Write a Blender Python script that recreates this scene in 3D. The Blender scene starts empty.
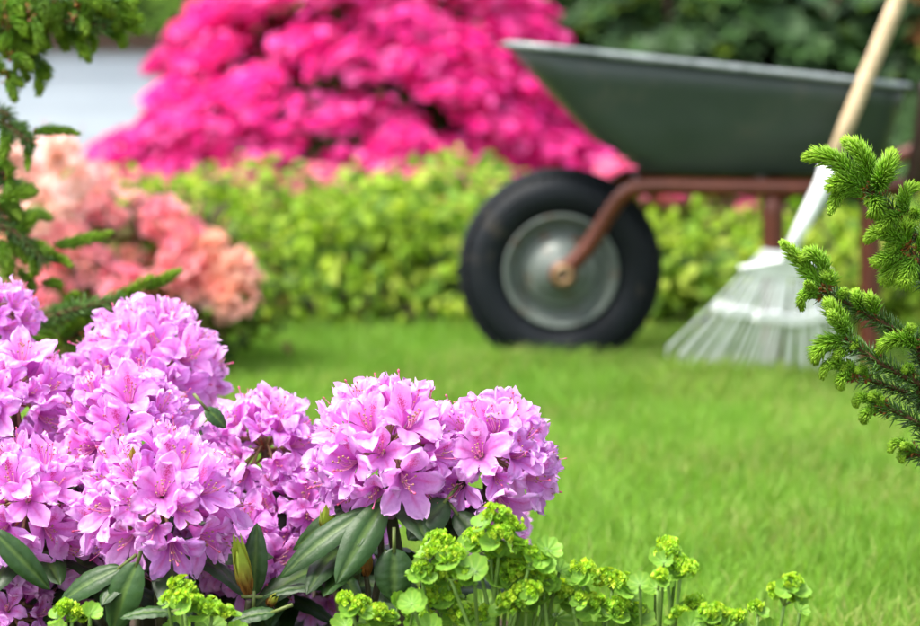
import bpy, math, random
import numpy as np
from mathutils import Vector, Matrix

random.seed(7)
RNG = np.random.default_rng(11)
SC = bpy.context.scene
COL = SC.collection

# ------------------------------------------------------------------ camera
FPX = 920 * 70 / 36.0
PITCH = math.atan(249 / FPX)
CAM_H = 0.6
cam_d = bpy.data.cameras.new("camera")
cam = bpy.data.objects.new("camera", cam_d)
COL.objects.link(cam)
cam.location = (0, 0, CAM_H)
cam.rotation_euler = (math.pi / 2 - PITCH, 0, 0)
cam_d.lens = 70
cam_d.sensor_width = 36
cam_d.clip_start = 0.02
cam_d.clip_end = 300
cam_d.dof.use_dof = True
cam_d.dof.focus_distance = 1.5
cam_d.dof.aperture_fstop = 4.2
cam_d.dof.aperture_blades = 0
SC.camera = cam

# ------------------------------------------------------------------ sky, sun, exposure
SUN_EL, SUN_AZ = math.radians(64), math.radians(-112)     # azimuth: 0 = behind the scene (+Y), negative = left
world = bpy.data.worlds.new("World")
SC.world = world
world.use_nodes = True
wn = world.node_tree.nodes
wl = world.node_tree.links
wn.clear()
sky = wn.new("ShaderNodeTexSky")
sky.sky_type = 'NISHITA'
sky.sun_disc = False
sky.sun_elevation = SUN_EL
sky.sun_rotation = SUN_AZ
sky.air_density = 1.0
sky.dust_density = 4.0
sky.ozone_density = 0.6
bg = wn.new("ShaderNodeBackground")
bg.inputs[1].default_value = 0.12
wo = wn.new("ShaderNodeOutputWorld")
hs = wn.new("ShaderNodeHueSaturation")                  # overcast: a paler, greyer sky
hs.inputs["Saturation"].default_value = 0.45
wl.new(sky.outputs[0], hs.inputs["Color"])
wl.new(hs.outputs[0], bg.inputs[0])
wl.new(bg.outputs[0], wo.inputs[0])
sl = bpy.data.lights.new("sun", 'SUN')
sl.energy = 1.4
sl.angle = math.radians(18)
sl.color = (1.0, 0.95, 0.87)
so = bpy.data.objects.new("sun", sl)
COL.objects.link(so)
sun_dir = Vector((math.sin(SUN_AZ) * math.cos(SUN_EL), math.cos(SUN_AZ) * math.cos(SUN_EL), math.sin(SUN_EL)))
so.rotation_euler = sun_dir.to_track_quat('Z', 'Y').to_euler()
so.location = sun_dir * 20
SC.view_settings.view_transform = 'Standard'
SC.view_settings.look = 'None'
SC.view_settings.gamma = 1
SC.view_settings.use_curve_mapping = False
SC.view_settings.exposure = 2.08
SC.render.engine = 'CYCLES'
SC.cycles.use_denoising = True
SC.cycles.max_bounces = 8
SC.cycles.transparent_max_bounces = 8
SC.cycles.sample_clamp_indirect = 6

# ------------------------------------------------------------------ helpers
def lin(r, g, b):
    f = lambda c: c / 12.92 if c <= 0.04045 else ((c + 0.055) / 1.055) ** 2.4
    return np.array([f(r / 255), f(g / 255), f(b / 255)])

_FW = np.array([0, math.cos(PITCH), -math.sin(PITCH)])
_UP = np.array([0, math.sin(PITCH), math.cos(PITCH)])

def at(px, py, Y):
    """the point at depth Y seen at (px, py) of the 920 x 626 photograph"""
    d = _FW + np.array([1.0, 0, 0]) * (px - 460) / FPX + _UP * (-(py - 313) / FPX)
    return np.array([0, 0, CAM_H]) + d * (Y / d[1])

def unit(v):
    v = np.asarray(v, float)
    return v / (np.linalg.norm(v, axis=-1, keepdims=True) + 1e-12)

def frames(Z, up=(0, 0, 1), roll=None):
    """Nx3x3 rotations (columns x, y, z) with z = Z and y as near `up` as can be"""
    Z = unit(np.atleast_2d(Z))
    U = np.broadcast_to(np.asarray(up, float), Z.shape)
    X = np.cross(U, Z)
    bad = np.linalg.norm(X, axis=1) < 1e-3
    if bad.any():
        X[bad] = np.cross(np.array([0, 1.0, 0.1]), Z[bad])
    X = unit(X)
    Y = np.cross(Z, X)
    if roll is not None:
        c, s = np.cos(roll)[:, None], np.sin(roll)[:, None]
        X, Y = X * c + Y * s, Y * c - X * s
    return np.stack([X, Y, Z], axis=2)

class MB:
    """collects pieces of geometry and links them as ONE mesh object"""
    def __init__(self):
        self.V, self.C, self.n = [], [], 0
        self.F = []                                         # (faces Mxk, material index)
    def add(self, V, F, col=(1, 1, 1), mi=0):
        V = np.asarray(V, float)
        C = np.asarray(col, float)
        if C.ndim == 1:
            C = np.broadcast_to(C, (len(V), 3))
        self.V.append(V); self.C.append(C)
        for f in (F if isinstance(F, list) else [F]):
            f = np.asarray(f, int)
            if len(f):
                self.F.append((f + self.n, mi))
        self.n += len(V)
        return self
    def inst(self, T, R, P, S, col=(1, 1, 1), mi=0):
        """template T = (V, [F...]) copied with rotations R, places P, scales S"""
        V, Fs = T[0], T[1]
        N = len(P)
        S = np.broadcast_to(np.asarray(S, float), (N,)) if np.ndim(S) < 2 else np.asarray(S, float)
        VV = V[None] * (S[:, None, None] if S.ndim == 1 else S[:, None, :])
        W = np.einsum('nij,nkj->nki', R, VV) + P[:, None, :]
        col = np.asarray(col, float)
        if col.ndim == 1:
            C = np.broadcast_to(col, (N * len(V), 3))
        elif col.ndim == 2:
            C = np.repeat(col, len(V), axis=0)
        else:
            C = col.reshape(-1, 3)
        if len(T) > 2:
            C = C * np.tile(T[2], (N, 1))
        off = (np.arange(N) * len(V))
        FF = [(f[None] + off[:, None, None]).reshape(-1, f.shape[1]) for f in map(np.asarray, Fs) if len(f)]
        return self.add(W.reshape(-1, 3), FF, C, mi)
    def build(self, name, mats, parent=None, smooth=True, loc=None):
        me = bpy.data.meshes.new(name)
        V = np.concatenate(self.V) if self.V else np.zeros((0, 3))
        if loc is not None:
            V = V - np.asarray(loc)
        C = np.concatenate(self.C)
        tot = np.concatenate([np.full(len(f), f.shape[1]) for f, _ in self.F])
        idx = np.concatenate([f.ravel() for f, _ in self.F])
        mi = np.concatenate([np.full(len(f), m) for f, m in self.F])
        me.vertices.add(len(V)); me.vertices.foreach_set("co", V.ravel().astype(np.float32))
        me.loops.add(len(idx)); me.loops.foreach_set("vertex_index", idx.astype(np.int32))
        me.polygons.add(len(tot))
        me.polygons.foreach_set("loop_start", np.concatenate([[0], np.cumsum(tot)[:-1]]).astype(np.int32))
        me.polygons.foreach_set("loop_total", tot.astype(np.int32))
        me.polygons.foreach_set("material_index", mi.astype(np.int32))
        me.polygons.foreach_set("use_smooth", np.full(len(tot), smooth))
        me.update(calc_edges=True)
        a = me.color_attributes.new("col", 'FLOAT_COLOR', 'POINT')
        a.data.foreach_set("color", np.concatenate([C, np.ones((len(C), 1))], axis=1).ravel().astype(np.float32))
        for m in (mats if isinstance(mats, (list, tuple)) else [mats]):
            me.materials.append(m)
        o = bpy.data.objects.new(name, me)
        COL.objects.link(o)
        if loc is not None:
            o.location = tuple(loc)
        if parent is not None:
            o.parent = parent
            if loc is None and tuple(parent.location) != (0, 0, 0):
                pass
        return o

def thing(name, label, cat, loc=(0, 0, 0), group=None, rz=0):
    o = bpy.data.objects.new(name, None)
    o.empty_display_size = 0.05
    o.location = tuple(float(c) for c in loc)
    o.rotation_euler = (0, 0, rz)
    COL.objects.link(o)
    o["label"] = label; o["category"] = cat
    if group: o["group"] = group
    return o

def part(mb, name, mats, root, smooth=True, label=None):
    """link mb (in world coordinates) as a child of root, keeping it in place"""
    o = mb.build(name, mats, None, smooth)
    off = np.zeros(3)
    p = root
    while p is not None:
        off += np.array(p.location); p = p.parent
    n = len(o.data.vertices)
    v = np.empty(n * 3, np.float32); o.data.vertices.foreach_get("co", v)
    o.data.vertices.foreach_set("co", (v.reshape(-1, 3) - off).ravel().astype(np.float32))
    o.data.update()
    o.parent = root
    if label: o["label"] = label
    return o

def grid_faces(nu, nv, wrap_u=False):
    i, j = np.meshgrid(np.arange(nu if wrap_u else nu - 1), np.arange(nv - 1), indexing='ij')
    i, j = i.ravel(), j.ravel(); i2 = (i + 1) % nu
    return np.stack([i * nv + j, i2 * nv + j, i2 * nv + j + 1, i * nv + j + 1], 1)

def bez(P0, P1, P2, n):
    t = np.linspace(0, 1, n)[:, None]
    return (1 - t) ** 2 * P0 + 2 * t * (1 - t) * P1 + t * t * P2

def smooth_path(P, n):
    """Catmull-Rom through the points P, n samples"""
    P = np.asarray(P, float)
    if len(P) == 2:
        t = np.linspace(0, 1, n)[:, None]; return P[0] * (1 - t) + P[1] * t
    Q = np.vstack([2 * P[0] - P[1], P, 2 * P[-1] - P[-2]])
    T = np.linspace(0, len(P) - 1 - 1e-6, n); k = T.astype(int); t = (T - k)[:, None]
    a, b, c, d = Q[k], Q[k + 1], Q[k + 2], Q[k + 3]
    return 0.5 * (2 * b + (c - a) * t + (2 * a - 5 * b + 4 * c - d) * t ** 2 + (3 * b - a - 3 * c + d) * t ** 3)

def tube(path, rad, n=8, caps=True):
    path = np.asarray(path, float); m = len(path)
    rad = np.broadcast_to(np.asarray(rad, float), (m,))
    tan = unit(np.gradient(path, axis=0))
    ref = np.array([0.3, 0.2, 0.93]); ref = ref if abs(tan[0] @ ref) < .9 else np.array([1.0, 0, 0])
    X = np.zeros((m, 3)); x = unit(np.cross(tan[0], ref))
    for i in range(m):
        x = unit(x - tan[i] * (x @ tan[i])); X[i] = x
    Yv = np.cross(tan, X)
    a = np.arange(n) * 2 * math.pi / n
    V = path[None] + (X[None] * np.cos(a)[:, None, None] + Yv[None] * np.sin(a)[:, None, None]) * rad[None, :, None]
    V = V.reshape(-1, 3)
    F = [grid_faces(n, m, True)]
    if caps:
        F.append(np.array([[i * m for i in range(n)][::-1]])); F.append(np.array([[i * m + m - 1 for i in range(n)]]))
    return V, F

def lathe_y(prof, n=64, closed=False):
    """profile of (r, y) turned about the Y axis"""
    prof = np.asarray(prof, float); m = len(prof)
    a = np.arange(n) * 2 * math.pi / n
    V = np.stack([prof[None, :, 0] * np.cos(a)[:, None], np.broadcast_to(prof[None, :, 1], (n, m)), prof[None, :, 0] * np.sin(a)[:, None]], 2).reshape(-1, 3)
    return V, [grid_faces(n, m, True)]

def box(c, s):
    c, s = np.asarray(c, float), np.asarray(s, float) / 2
    V = np.array([[x, y, z] for x in (-1, 1) for y in (-1, 1) for z in (-1, 1)]) * s + c
    F = np.array([[0, 1, 3, 2], [4, 6, 7, 5], [0, 4, 5, 1], [2, 3, 7, 6], [0, 2, 6, 4], [1, 5, 7, 3]])
    return V, F

def ico(r=1.0, n=1):
    t = (1 + 5 ** .5) / 2
    V = unit(np.array([[-1, t, 0], [1, t, 0], [-1, -t, 0], [1, -t, 0], [0, -1, t], [0, 1, t], [0, -1, -t], [0, 1, -t], [t, 0, -1], [t, 0, 1], [-t, 0, -1], [-t, 0, 1]]))
    F = np.array([[0, 11, 5], [0, 5, 1], [0, 1, 7], [0, 7, 10], [0, 10, 11], [1, 5, 9], [5, 11, 4], [11, 10, 2], [10, 7, 6], [7, 1, 8], [3, 9, 4], [3, 4, 2], [3, 2, 6], [3, 6, 8], [3, 8, 9], [4, 9, 5], [2, 4, 11], [6, 2, 10], [8, 6, 7], [9, 8, 1]])
    for _ in range(n - 1):
        cache, nf, V = {}, [], list(V)
        def mid(a, b):
            k = (min(a, b), max(a, b))
            if k not in cache:
                cache[k] = len(V); V.append(unit(V[a] + V[b]))
            return cache[k]
        for a, b, c in F:
            x, y, z = mid(a, b), mid(b, c), mid(c, a)
            nf += [[a, x, z], [b, y, x], [c, z, y], [x, y, z]]
        V, F = np.array(V), np.array(nf)
    return np.array(V) * r, [F]

# ------------------------------------------------------------------ materials
def new_mat(name):
    m = bpy.data.materials.new(name); m.use_nodes = True
    nt = m.node_tree; nt.nodes.clear()
    out = nt.nodes.new("ShaderNodeOutputMaterial")
    return m, nt, out

def N(nt, t, **kw):
    n = nt.nodes.new(t)
    for k, v in kw.items():
        setattr(n, k, v)
    return n

def noise_node(nt, scale, detail=4, rough=.6, coord="Object"):
    tc = N(nt, "ShaderNodeTexCoord"); no = N(nt, "ShaderNodeTexNoise")
    no.inputs["Scale"].default_value = scale; no.inputs["Detail"].default_value = detail; no.inputs["Roughness"].default_value = rough
    nt.links.new(tc.outputs[coord], no.inputs["Vector"])
    return no

def ramp(nt, fac, stops):
    r = N(nt, "ShaderNodeValToRGB"); e = r.color_ramp.elements
    while len(e) < len(stops): e.new(0.5)
    for el, (p, c) in zip(e, stops):
        el.position = p; el.color = (*c, 1)
    nt.links.new(fac, r.inputs[0]); return r

def mix_col(nt, a, b, fac, mode='MIX'):
    m = N(nt, "ShaderNodeMix", data_type='RGBA', blend_type=mode)
    for sock, v in ((m.inputs[0], fac), (m.inputs[6], a), (m.inputs[7], b)):
        if hasattr(v, "links"): nt.links.new(v, sock)
        elif isinstance(v, (int, float)): sock.default_value = v
        else: sock.default_value = (*v, 1)
    return m.outputs[2]

def organic(name, rough=.5, transl=.3, var=.3, scale=60, spec=.4, tcol=(1.1, 1.15, .7), bump=0.0, bscale=300, coat=0):
    """plant tissue: per-vertex colour times fine noise, partly translucent"""
    m, nt, out = new_mat(name)
    at_ = N(nt, "ShaderNodeAttribute"); at_.attribute_name = "col"
    no = noise_node(nt, scale)
    rp = ramp(nt, no.outputs["Fac"], [(.3, (1 - var,) * 3), (.7, (1 + var * .6,) * 3)])
    c = mix_col(nt, at_.outputs["Color"], rp.outputs[0], 1.0, 'MULTIPLY')
    p = N(nt, "ShaderNodeBsdfPrincipled")
    p.inputs["Roughness"].default_value = rough
    p.inputs["Specular IOR Level"].default_value = spec
    p.inputs["Coat Weight"].default_value = coat
    nt.links.new(c, p.inputs["Base Color"])
    if bump:
        b = noise_node(nt, bscale, 3); bn = N(nt, "ShaderNodeBump")
        bn.inputs["Strength"].default_value = bump; bn.inputs["Distance"].default_value = .001
        nt.links.new(b.outputs["Fac"], bn.inputs["Height"]); nt.links.new(bn.outputs[0], p.inputs["Normal"])
    if transl:
        t = N(nt, "ShaderNodeBsdfTranslucent")
        tc = mix_col(nt, c, tcol, 1.0, 'MULTIPLY'); nt.links.new(tc, t.inputs[0])
        mx = N(nt, "ShaderNodeMixShader"); mx.inputs[0].default_value = transl
        nt.links.new(p.outputs[0], mx.inputs[1]); nt.links.new(t.outputs[0], mx.inputs[2]); nt.links.new(mx.outputs[0], out.inputs[0])
    else:
        nt.links.new(p.outputs[0], out.inputs[0])
    return m

def solid(name, stops, scale=20, rough=.5, metal=0.0, spec=.5, detail=5, bump=0, bscale=100, rust=None, coat=0, rough_var=.15):
    """hard surfaces: a noise-driven colour, roughness breakup, optional rust patches"""
    m, nt, out = new_mat(name)
    no = noise_node(nt, scale, detail)
    c = ramp(nt, no.outputs["Fac"], stops).outputs[0]
    p = N(nt, "ShaderNodeBsdfPrincipled")
    p.inputs["Metallic"].default_value = metal; p.inputs["Specular IOR Level"].default_value = spec
    p.inputs["Coat Weight"].default_value = coat
    if rust:
        sc, thr, rc = rust
        n2 = noise_node(nt, sc, 6, .7)
        f = ramp(nt, n2.outputs["Fac"], [(thr, (0, 0, 0)), (thr + .07, (1, 1, 1))]).outputs[0]
        c = mix_col(nt, c, rc, f)
    nt.links.new(c, p.inputs["Base Color"])
    n3 = noise_node(nt, scale * 2.7, 4)
    mr = N(nt, "ShaderNodeMapRange"); mr.inputs[3].default_value = max(0.02, rough - rough_var); mr.inputs[4].default_value = min(1, rough + rough_var)
    nt.links.new(n3.outputs["Fac"], mr.inputs[0]); nt.links.new(mr.outputs[0], p.inputs["Roughness"])
    if bump:
        b = noise_node(nt, bscale, 4); bn = N(nt, "ShaderNodeBump")
        bn.inputs["Strength"].default_value = bump; bn.inputs["Distance"].default_value = .002
        nt.links.new(b.outputs["Fac"], bn.inputs["Height"]); nt.links.new(bn.outputs[0], p.inputs["Normal"])
    nt.links.new(p.outputs[0], out.inputs[0])
    return m

def petal_mat(name):
    """col.r = midrib stripe, col.g = spotted flare, col.b = 0 throat .. 1 rim"""
    m, nt, out = new_mat(name)
    at_ = N(nt, "ShaderNodeAttribute"); at_.attribute_name = "col"
    sp = N(nt, "ShaderNodeSeparateColor"); nt.links.new(at_.outputs["Color"], sp.inputs[0])
    base = ramp(nt, sp.outputs[2], [(0.0, (.55, .08, .43)), (.4, (.77, .28, .76)), (.72, (.88, .46, .91)), (1.0, (.94, .63, .96))]).outputs[0]
    no = noise_node(nt, 90, 4)
    oi = N(nt, "ShaderNodeObjectInfo")
    vr = ramp(nt, oi.outputs["Random"], [(0, (.93, .87, .98)), (.5, (1, .98, 1)), (1, (1.05, 1.06, 1.0))]).outputs[0]
    base = mix_col(nt, base, vr, 1.0, 'MULTIPLY')
    base = mix_col(nt, base, ramp(nt, no.outputs["Fac"], [(.3, (.94, .89, .95)), (.7, (1.03, 1.05, 1.03))]).outputs[0], 1.0, 'MULTIPLY')
    wv = noise_node(nt, 260, 2, .5)                                  # fine veins and mottling of the petal
    base = mix_col(nt, base, ramp(nt, wv.outputs["Fac"], [(.38, (.94, .85, .95)), (.56, (1.02, 1.02, 1.02))]).outputs[0], 1.0, 'MULTIPLY')
    base = mix_col(nt, base, (.70, .10, .44), sp.outputs[0])
    tc = N(nt, "ShaderNodeTexCoord"); vo = N(nt, "ShaderNodeTexVoronoi"); vo.inputs["Scale"].default_value = 620
    nt.links.new(tc.outputs["Object"], vo.inputs["Vector"])
    f = ramp(nt, vo.outputs["Distance"], [(.38, (1, 1, 1)), (.55, (.25, .25, .25))]).outputs[0]
    mu = N(nt, "ShaderNodeMath", operation='MULTIPLY'); nt.links.new(f, mu.inputs[0]); nt.links.new(sp.outputs[1], mu.inputs[1])
    base = mix_col(nt, base, (.52, .045, .17), mu.outputs[0])
    p = N(nt, "ShaderNodeBsdfPrincipled"); p.inputs["Roughness"].default_value = .55; p.inputs["Specular IOR Level"].default_value = .25
    p.inputs["Sheen Weight"].default_value = .15
    nt.links.new(base, p.inputs["Base Color"])
    t = N(nt, "ShaderNodeBsdfTranslucent"); nt.links.new(base, t.inputs[0])
    mx = N(nt, "ShaderNodeMixShader"); mx.inputs[0].default_value = .52
    nt.links.new(p.outputs[0], mx.inputs[1]); nt.links.new(t.outputs[0], mx.inputs[2]); nt.links.new(mx.outputs[0], out.inputs[0])
    return m

M = {
    'petal': petal_mat("rhododendron_petal"),
    'stamen': organic("stamen", .5, .2, .1, 500),
    'rleaf': organic("rhododendron_leaf", .46, .12, .25, 45, .32, (1.2, 1.4, .5), .35, 260),
    'stem': organic("green_stem", .55, 0, .3, 120, .4, bump=.4, bscale=400),
    'bract': organic("bud_bract", .5, .3, .2, 150),
    'mleaf': organic("mantle_leaf", .5, .35, .18, 60, .35, (1.1, 1.2, .5), .25, 700),
    'mflower': organic("mantle_flower", .55, .4, .15, 200, .3, (1.1, 1.1, .4)),
    'needle_new': organic("young_needle", .45, .38, .15, 90, .35, (1.1, 1.15, .5)),
    'needle_old': organic("old_needle", .42, .1, .25, 60, .45),
    'bark': organic("spruce_bark", .8, 0, .4, 160, .2, bump=.8, bscale=300),
    'grass': organic("grass_blade", .6, .45, .15, 3, .2, (1.1, 1.15, .5)),
    'hleaf': organic("hedge_leaf", .6, .42, .25, 9, .2, (1.1, 1.15, .5)),
    'dleaf': organic("dark_leaf", .55, .15, .3, 5, .2),
    'mag': organic("magenta_petal", .6, .35, .15, 12, .2, (1, 1, 1)),
    'orange': organic("salmon_petal", .6, .55, .15, 25, .2, (1, 1, 1)),
    'wood': organic("twig_bark", .8, 0, .4, 60, .2, bump=.6, bscale=200),
    'tub': solid("green_paint", [(.3, (.030, .045, .039)), (.7, (.046, .062, .055))], 7, .45, 0, .45, bump=.25, bscale=14, rust=(6, .58, (.058, .066, .056))),
    'rim': solid("rim_highlight_paint", [(.35, (.10, .125, .12)), (.65, (.26, .29, .30))], 25, .35, .2, .5, rust=(30, .66, (.16, .11, .08))),  # paler than the tray: the rim's highlight is put into its paint colour
    'frame': solid("red_brown_paint", [(.3, (.065, .013, .006)), (.7, (.12, .027, .010))], 18, .5, 0, .45, bump=.15, bscale=90, rust=(26, .62, (.08, .03, .018))),
    'tyre': solid("tyre_rubber", [(.3, (.0035, .0055, .0075)), (.7, (.008, .011, .015))], 14, .6, 0, .22, bump=.3, bscale=220, rust=(11, .60, (.034, .030, .024))),
    'wheelpaint': solid("grey_wheel_paint", [(.3, (.085, .105, .095)), (.7, (.15, .175, .155))], 16, .45, .1, .5, rust=(22, .58, (.12, .06, .03))),
    'brass': solid("brassy_metal", [(.3, (.19, .11, .05)), (.7, (.30, .20, .10))], 60, .45, .5, .5, rust=(90, .55, (.16, .08, .03))),
    'dark': solid("dark_metal", [(.3, (.028, .014, .012)), (.7, (.045, .024, .020))], 30, .5, .3),
    'handlewood': solid("ash_wood", [(.3, (.40, .29, .17)), (.7, (.58, .45, .29))], 30, .6, 0, .3, rust=(14, .58, (.30, .22, .14))),
    'zinc': solid("galvanised_steel", [(.3, (.66, .68, .69)), (.7, (.82, .84, .85))], 40, .5, 0, .5),
    'whitewall': solid("white_painted_board", [(.3, (.54, .63, .68)), (.7, (.60, .69, .73))], 3, .6, 0, .3),
    'cap': solid("brown_stained_timber", [(.3, (.03, .017, .010)), (.7, (.06, .034, .02))], 8, .7, 0, .3),
    'soil': solid("garden_soil", [(.3, (.018, .012, .008)), (.7, (.055, .038, .025))], 30, .95, 0, .2, bump=1.0, bscale=90),
}

def lawn_mat():
    m, nt, out = new_mat("lawn_ground")
    no = noise_node(nt, 2.5, 6); n2 = noise_node(nt, 60, 5)
    a = ramp(nt, no.outputs["Fac"], [(.35, (.07, .15, .012)), (.65, (.11, .20, .022))]).outputs[0]
    b = ramp(nt, n2.outputs["Fac"], [(.35, (.55, .5, .5)), (.7, (1.1, 1.05, 1))]).outputs[0]
    c = mix_col(nt, a, b, 1.0, 'MULTIPLY')
    p = N(nt, "ShaderNodeBsdfPrincipled"); p.inputs["Roughness"].default_value = .9; p.inputs["Specular IOR Level"].default_value = .1
    nt.links.new(c, p.inputs["Base Color"]); nt.links.new(p.outputs[0], out.inputs[0])
    return m
M['lawn'] = lawn_mat()

# ------------------------------------------------------------------ ground
def sheet(name, pts, z, mat):
    V = np.array([[x, y, z] for x, y in pts]); mb = MB()
    mb.add(V, np.array([list(range(len(pts)))]))
    o = mb.build(name, mat, smooth=False); o["kind"] = "structure"; return o

sheet("lawn", [(-60, -30), (60, -30), (60, 90), (-60, 90)], 0.0, M['lawn'])
FRONT_BED = [(-1.6, .6), (-1.5, 2.6), (-.95, 2.55), (-.5, 2.25), (-.1, 2.0), (.16, 1.78), (.33, 1.62), (.43, 1.42), (.45, 1.1), (.40, .6)]
sheet("front_flower_bed", FRONT_BED[::-1], 0.004, M['soil'])
sheet("back_flower_bed", [(-6, 3.86), (8, 3.86), (8, 7.9), (-6, 7.9)], 0.004, M['soil'])

def in_poly(x, y, poly):
    c = np.zeros(len(x), bool); n = len(poly)
    for i in range(n):
        (x1, y1), (x2, y2) = poly[i], poly[(i + 1) % n]
        k = ((y1 > y) != (y2 > y)) & (x < (x2 - x1) * (y - y1) / (y2 - y1 + 1e-12) + x1)
        c ^= k
    return c

def vnoise(x, y, s, seed):
    r = np.random.default_rng(seed); G = r.random((64, 64))
    u, v = x * s, y * s; i, j = np.floor(u).astype(int), np.floor(v).astype(int); a, b = u - i, v - j
    a, b = a * a * (3 - 2 * a), b * b * (3 - 2 * b); g = lambda p, q: G[p % 64, q % 64]
    return (g(i, j) * (1 - a) + g(i + 1, j) * a) * (1 - b) + (g(i, j + 1) * (1 - a) + g(i + 1, j + 1) * a) * b

def grass(n, x0, x1, y0, y1, hmin, hmax, wid, seed):
    r = np.random.default_rng(seed)
    x, y = r.uniform(x0, x1, n), r.uniform(y0, y1, n)
    k = ~in_poly(x, y, FRONT_BED) & (y < 3.90 + .03 * np.sin(x * 9))
    x, y = x[k], y[k]; n = len(x)
    h = r.uniform(hmin, hmax, n) * (.75 + .5 * vnoise(x, y, 6, 1))
    az = r.uniform(0, 2 * math.pi, n); lean = r.uniform(.1, .9, n) * h
    w = r.uniform(.6, 1.2, n) * wid
    dx, dy = np.cos(az), np.sin(az); px, py = -dy, dx
    fa = r.uniform(0, 2 * math.pi, n); px, py = np.cos(fa), np.sin(fa)
    O = np.stack([x, y, np.zeros(n)], 1); D = np.stack([dx, dy, 0 * dx], 1); Pp = np.stack([px, py, 0 * px], 1); Z = np.array([0, 0, 1.0])
    a = O - Pp * w[:, None] / 2; b = O + Pp * w[:, None] / 2
    m_ = O + D * (lean * .3)[:, None] + Z * (h * .6)[:, None]
    c = m_ + Pp * w[:, None] * .42; d = m_ - Pp * w[:, None] * .42
    e = O + D * lean[:, None] + Z * (h * .98)[:, None]
    V = np.stack([a, b, c, d, e], 1).reshape(-1, 3)
    o = np.arange(n)[:, None] * 5
    F = [o + np.array([0, 1, 2, 3]), o + np.array([3, 2, 4])]
    t = np.clip((vnoise(x, y, 2.2, 2) * .5 + vnoise(x, y, 11, 3) * .5 - .5) * 1.8 + .5, 0, 1)[:, None]
    g1, g2, g3 = np.array([.160, .330, .040]), np.array([.225, .40, .060]), np.array([.34, .39, .12])
    base = g1 * (1 - t) + g2 * t
    dry = (r.random(n) < .06 + .25 * (vnoise(x, y, 5, 4) > .62))[:, None]
    base = np.where(dry, g3, base) * r.uniform(.75, 1.2, n)[:, None]
    return V, F, np.repeat(base, 5, axis=0)

g = MB()
g.add(*grass(230000, -1.25, 1.6, 1.35, 3.95, .022, .044, .0021, 21))
g.add(*grass(38000, -1.0, 1.6, 3.1, 3.95, .034, .060, .0024, 24))
g.add(*grass(1500, -.02, .42, 3.37, 3.455, .045, .072, .0026, 25))
g.add(*grass(1800, .36, .76, 3.2, 3.28, .045, .068, .0026, 26))
g.add(*grass(30000, -4, -1.25, 2.4, 3.95, .03, .05, .005, 22))
g.add(*grass(30000, 1.6, 4, 1.0, 3.95, .03, .05, .005, 23))
go = g.build("grass", M['grass']); go["kind"] = "stuff"
go["label"] = "short mown bright green lawn grass"; go["category"] = "grass"

# ------------------------------------------------------------------ leaf / flower templates
def leaf_flat():
    """a small folded leaf of unit length along +Y, normal +Z"""
    V = np.array([[0, 0, 0], [-.28, .35, .06], [0, .4, -.02], [.28, .35, .06], [-.2, .72, .04], [0, .75, -.05], [.2, .72, .04], [0, 1, -.12]])
    F = [np.array([[0, 2, 1], [0, 3, 2], [4, 5, 7], [5, 6, 7]]), np.array([[1, 2, 5, 4], [2, 3, 6, 5]])]
    return V, F
LEAF = leaf_flat()

def simple_flower(nu=3):
    """five-petalled shallow funnel of unit radius, opening to +Z"""
    V, F3, F4 = [[0, 0, -.25]], [], []
    for k in range(5):
        a0 = 2 * math.pi * k / 5; b = len(V)
        for (r, da, z) in ((.38, -.5, .02), (.38, .5, .02), (.85, -.55, .22), (.85, .55, .22), (.62, 0, .03), (1.02, 0, .16)):
            V.append([r * math.cos(a0 + da), r * math.sin(a0 + da), z])
        F3 += [[0, b, b + 4], [0, b + 4, b + 1]]
        F4 += [[b, b + 2, b + 5, b + 4], [b + 1, b + 4, b + 5, b + 3]]
    V = np.array(V); C = np.ones((len(V), 3)); C[0] = (.6, .4, .55)
    return V, [np.array(F3), np.array(F4)], C
FLOWER = simple_flower()

def scatter_orient(P, Nrm, tilt, up_bias=0.4):
    n = len(P); Z = unit(unit(Nrm) + RNG.normal(0, tilt, (n, 3)) + np.array([0, 0, up_bias]))
    return frames(Z, roll=RNG.uniform(0, 2 * math.pi, n))

def pick(cols, n, jit=.15):
    cols = np.array(cols); k = RNG.integers(0, len(cols), n)
    return cols[k] * RNG.uniform(1 - jit, 1 + jit, (n, 1))

# ------------------------------------------------------------------ far background
def hedge_box(x0, x1, y0, y1, z0, z1, n, size, cols, bump=.05, seed=0, tilt=.5):
    """leaves spread through the outer layer of a long clipped or loose hedge"""
    x = RNG.uniform(x0, x1, n); d = RNG.random(n)
    face = RNG.random(n)
    wob = (vnoise(x + 50, x * 0 + seed, 3.0, seed + 5) - .5) * 2 * bump
    y = np.where(face < .5, y0 + d ** 2 * .14 * (y1 - y0) + RNG.normal(0, bump * .4, n), RNG.uniform(y0, y1, n))
    top = z1 + wob + (vnoise(x + 9, y + 9, 7, seed + 8) - .5) * 2 * bump
    z = np.where(face < .5, z0 + RNG.random(n) * (top - z0), top - d ** 2 * .3 * (z1 - z0))
    y = y + np.where(face < .5, (z / z1) ** 4 * .12 * (y1 - y0) + (vnoise(x + 3, z + 7, 8, seed + 2) - .5) * bump * 2, 0)
    P = np.stack([x, y, z], 1)
    Nr = np.where((face < .5)[:, None], np.array([0, -1, .5]), np.array([0, -.2, 1.0]))
    mb = MB(); mb.inst(LEAF, scatter_orient(P, Nr, tilt), P, RNG.uniform(.7, 1.25, n) * size, pick(cols, n))
    return mb

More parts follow.
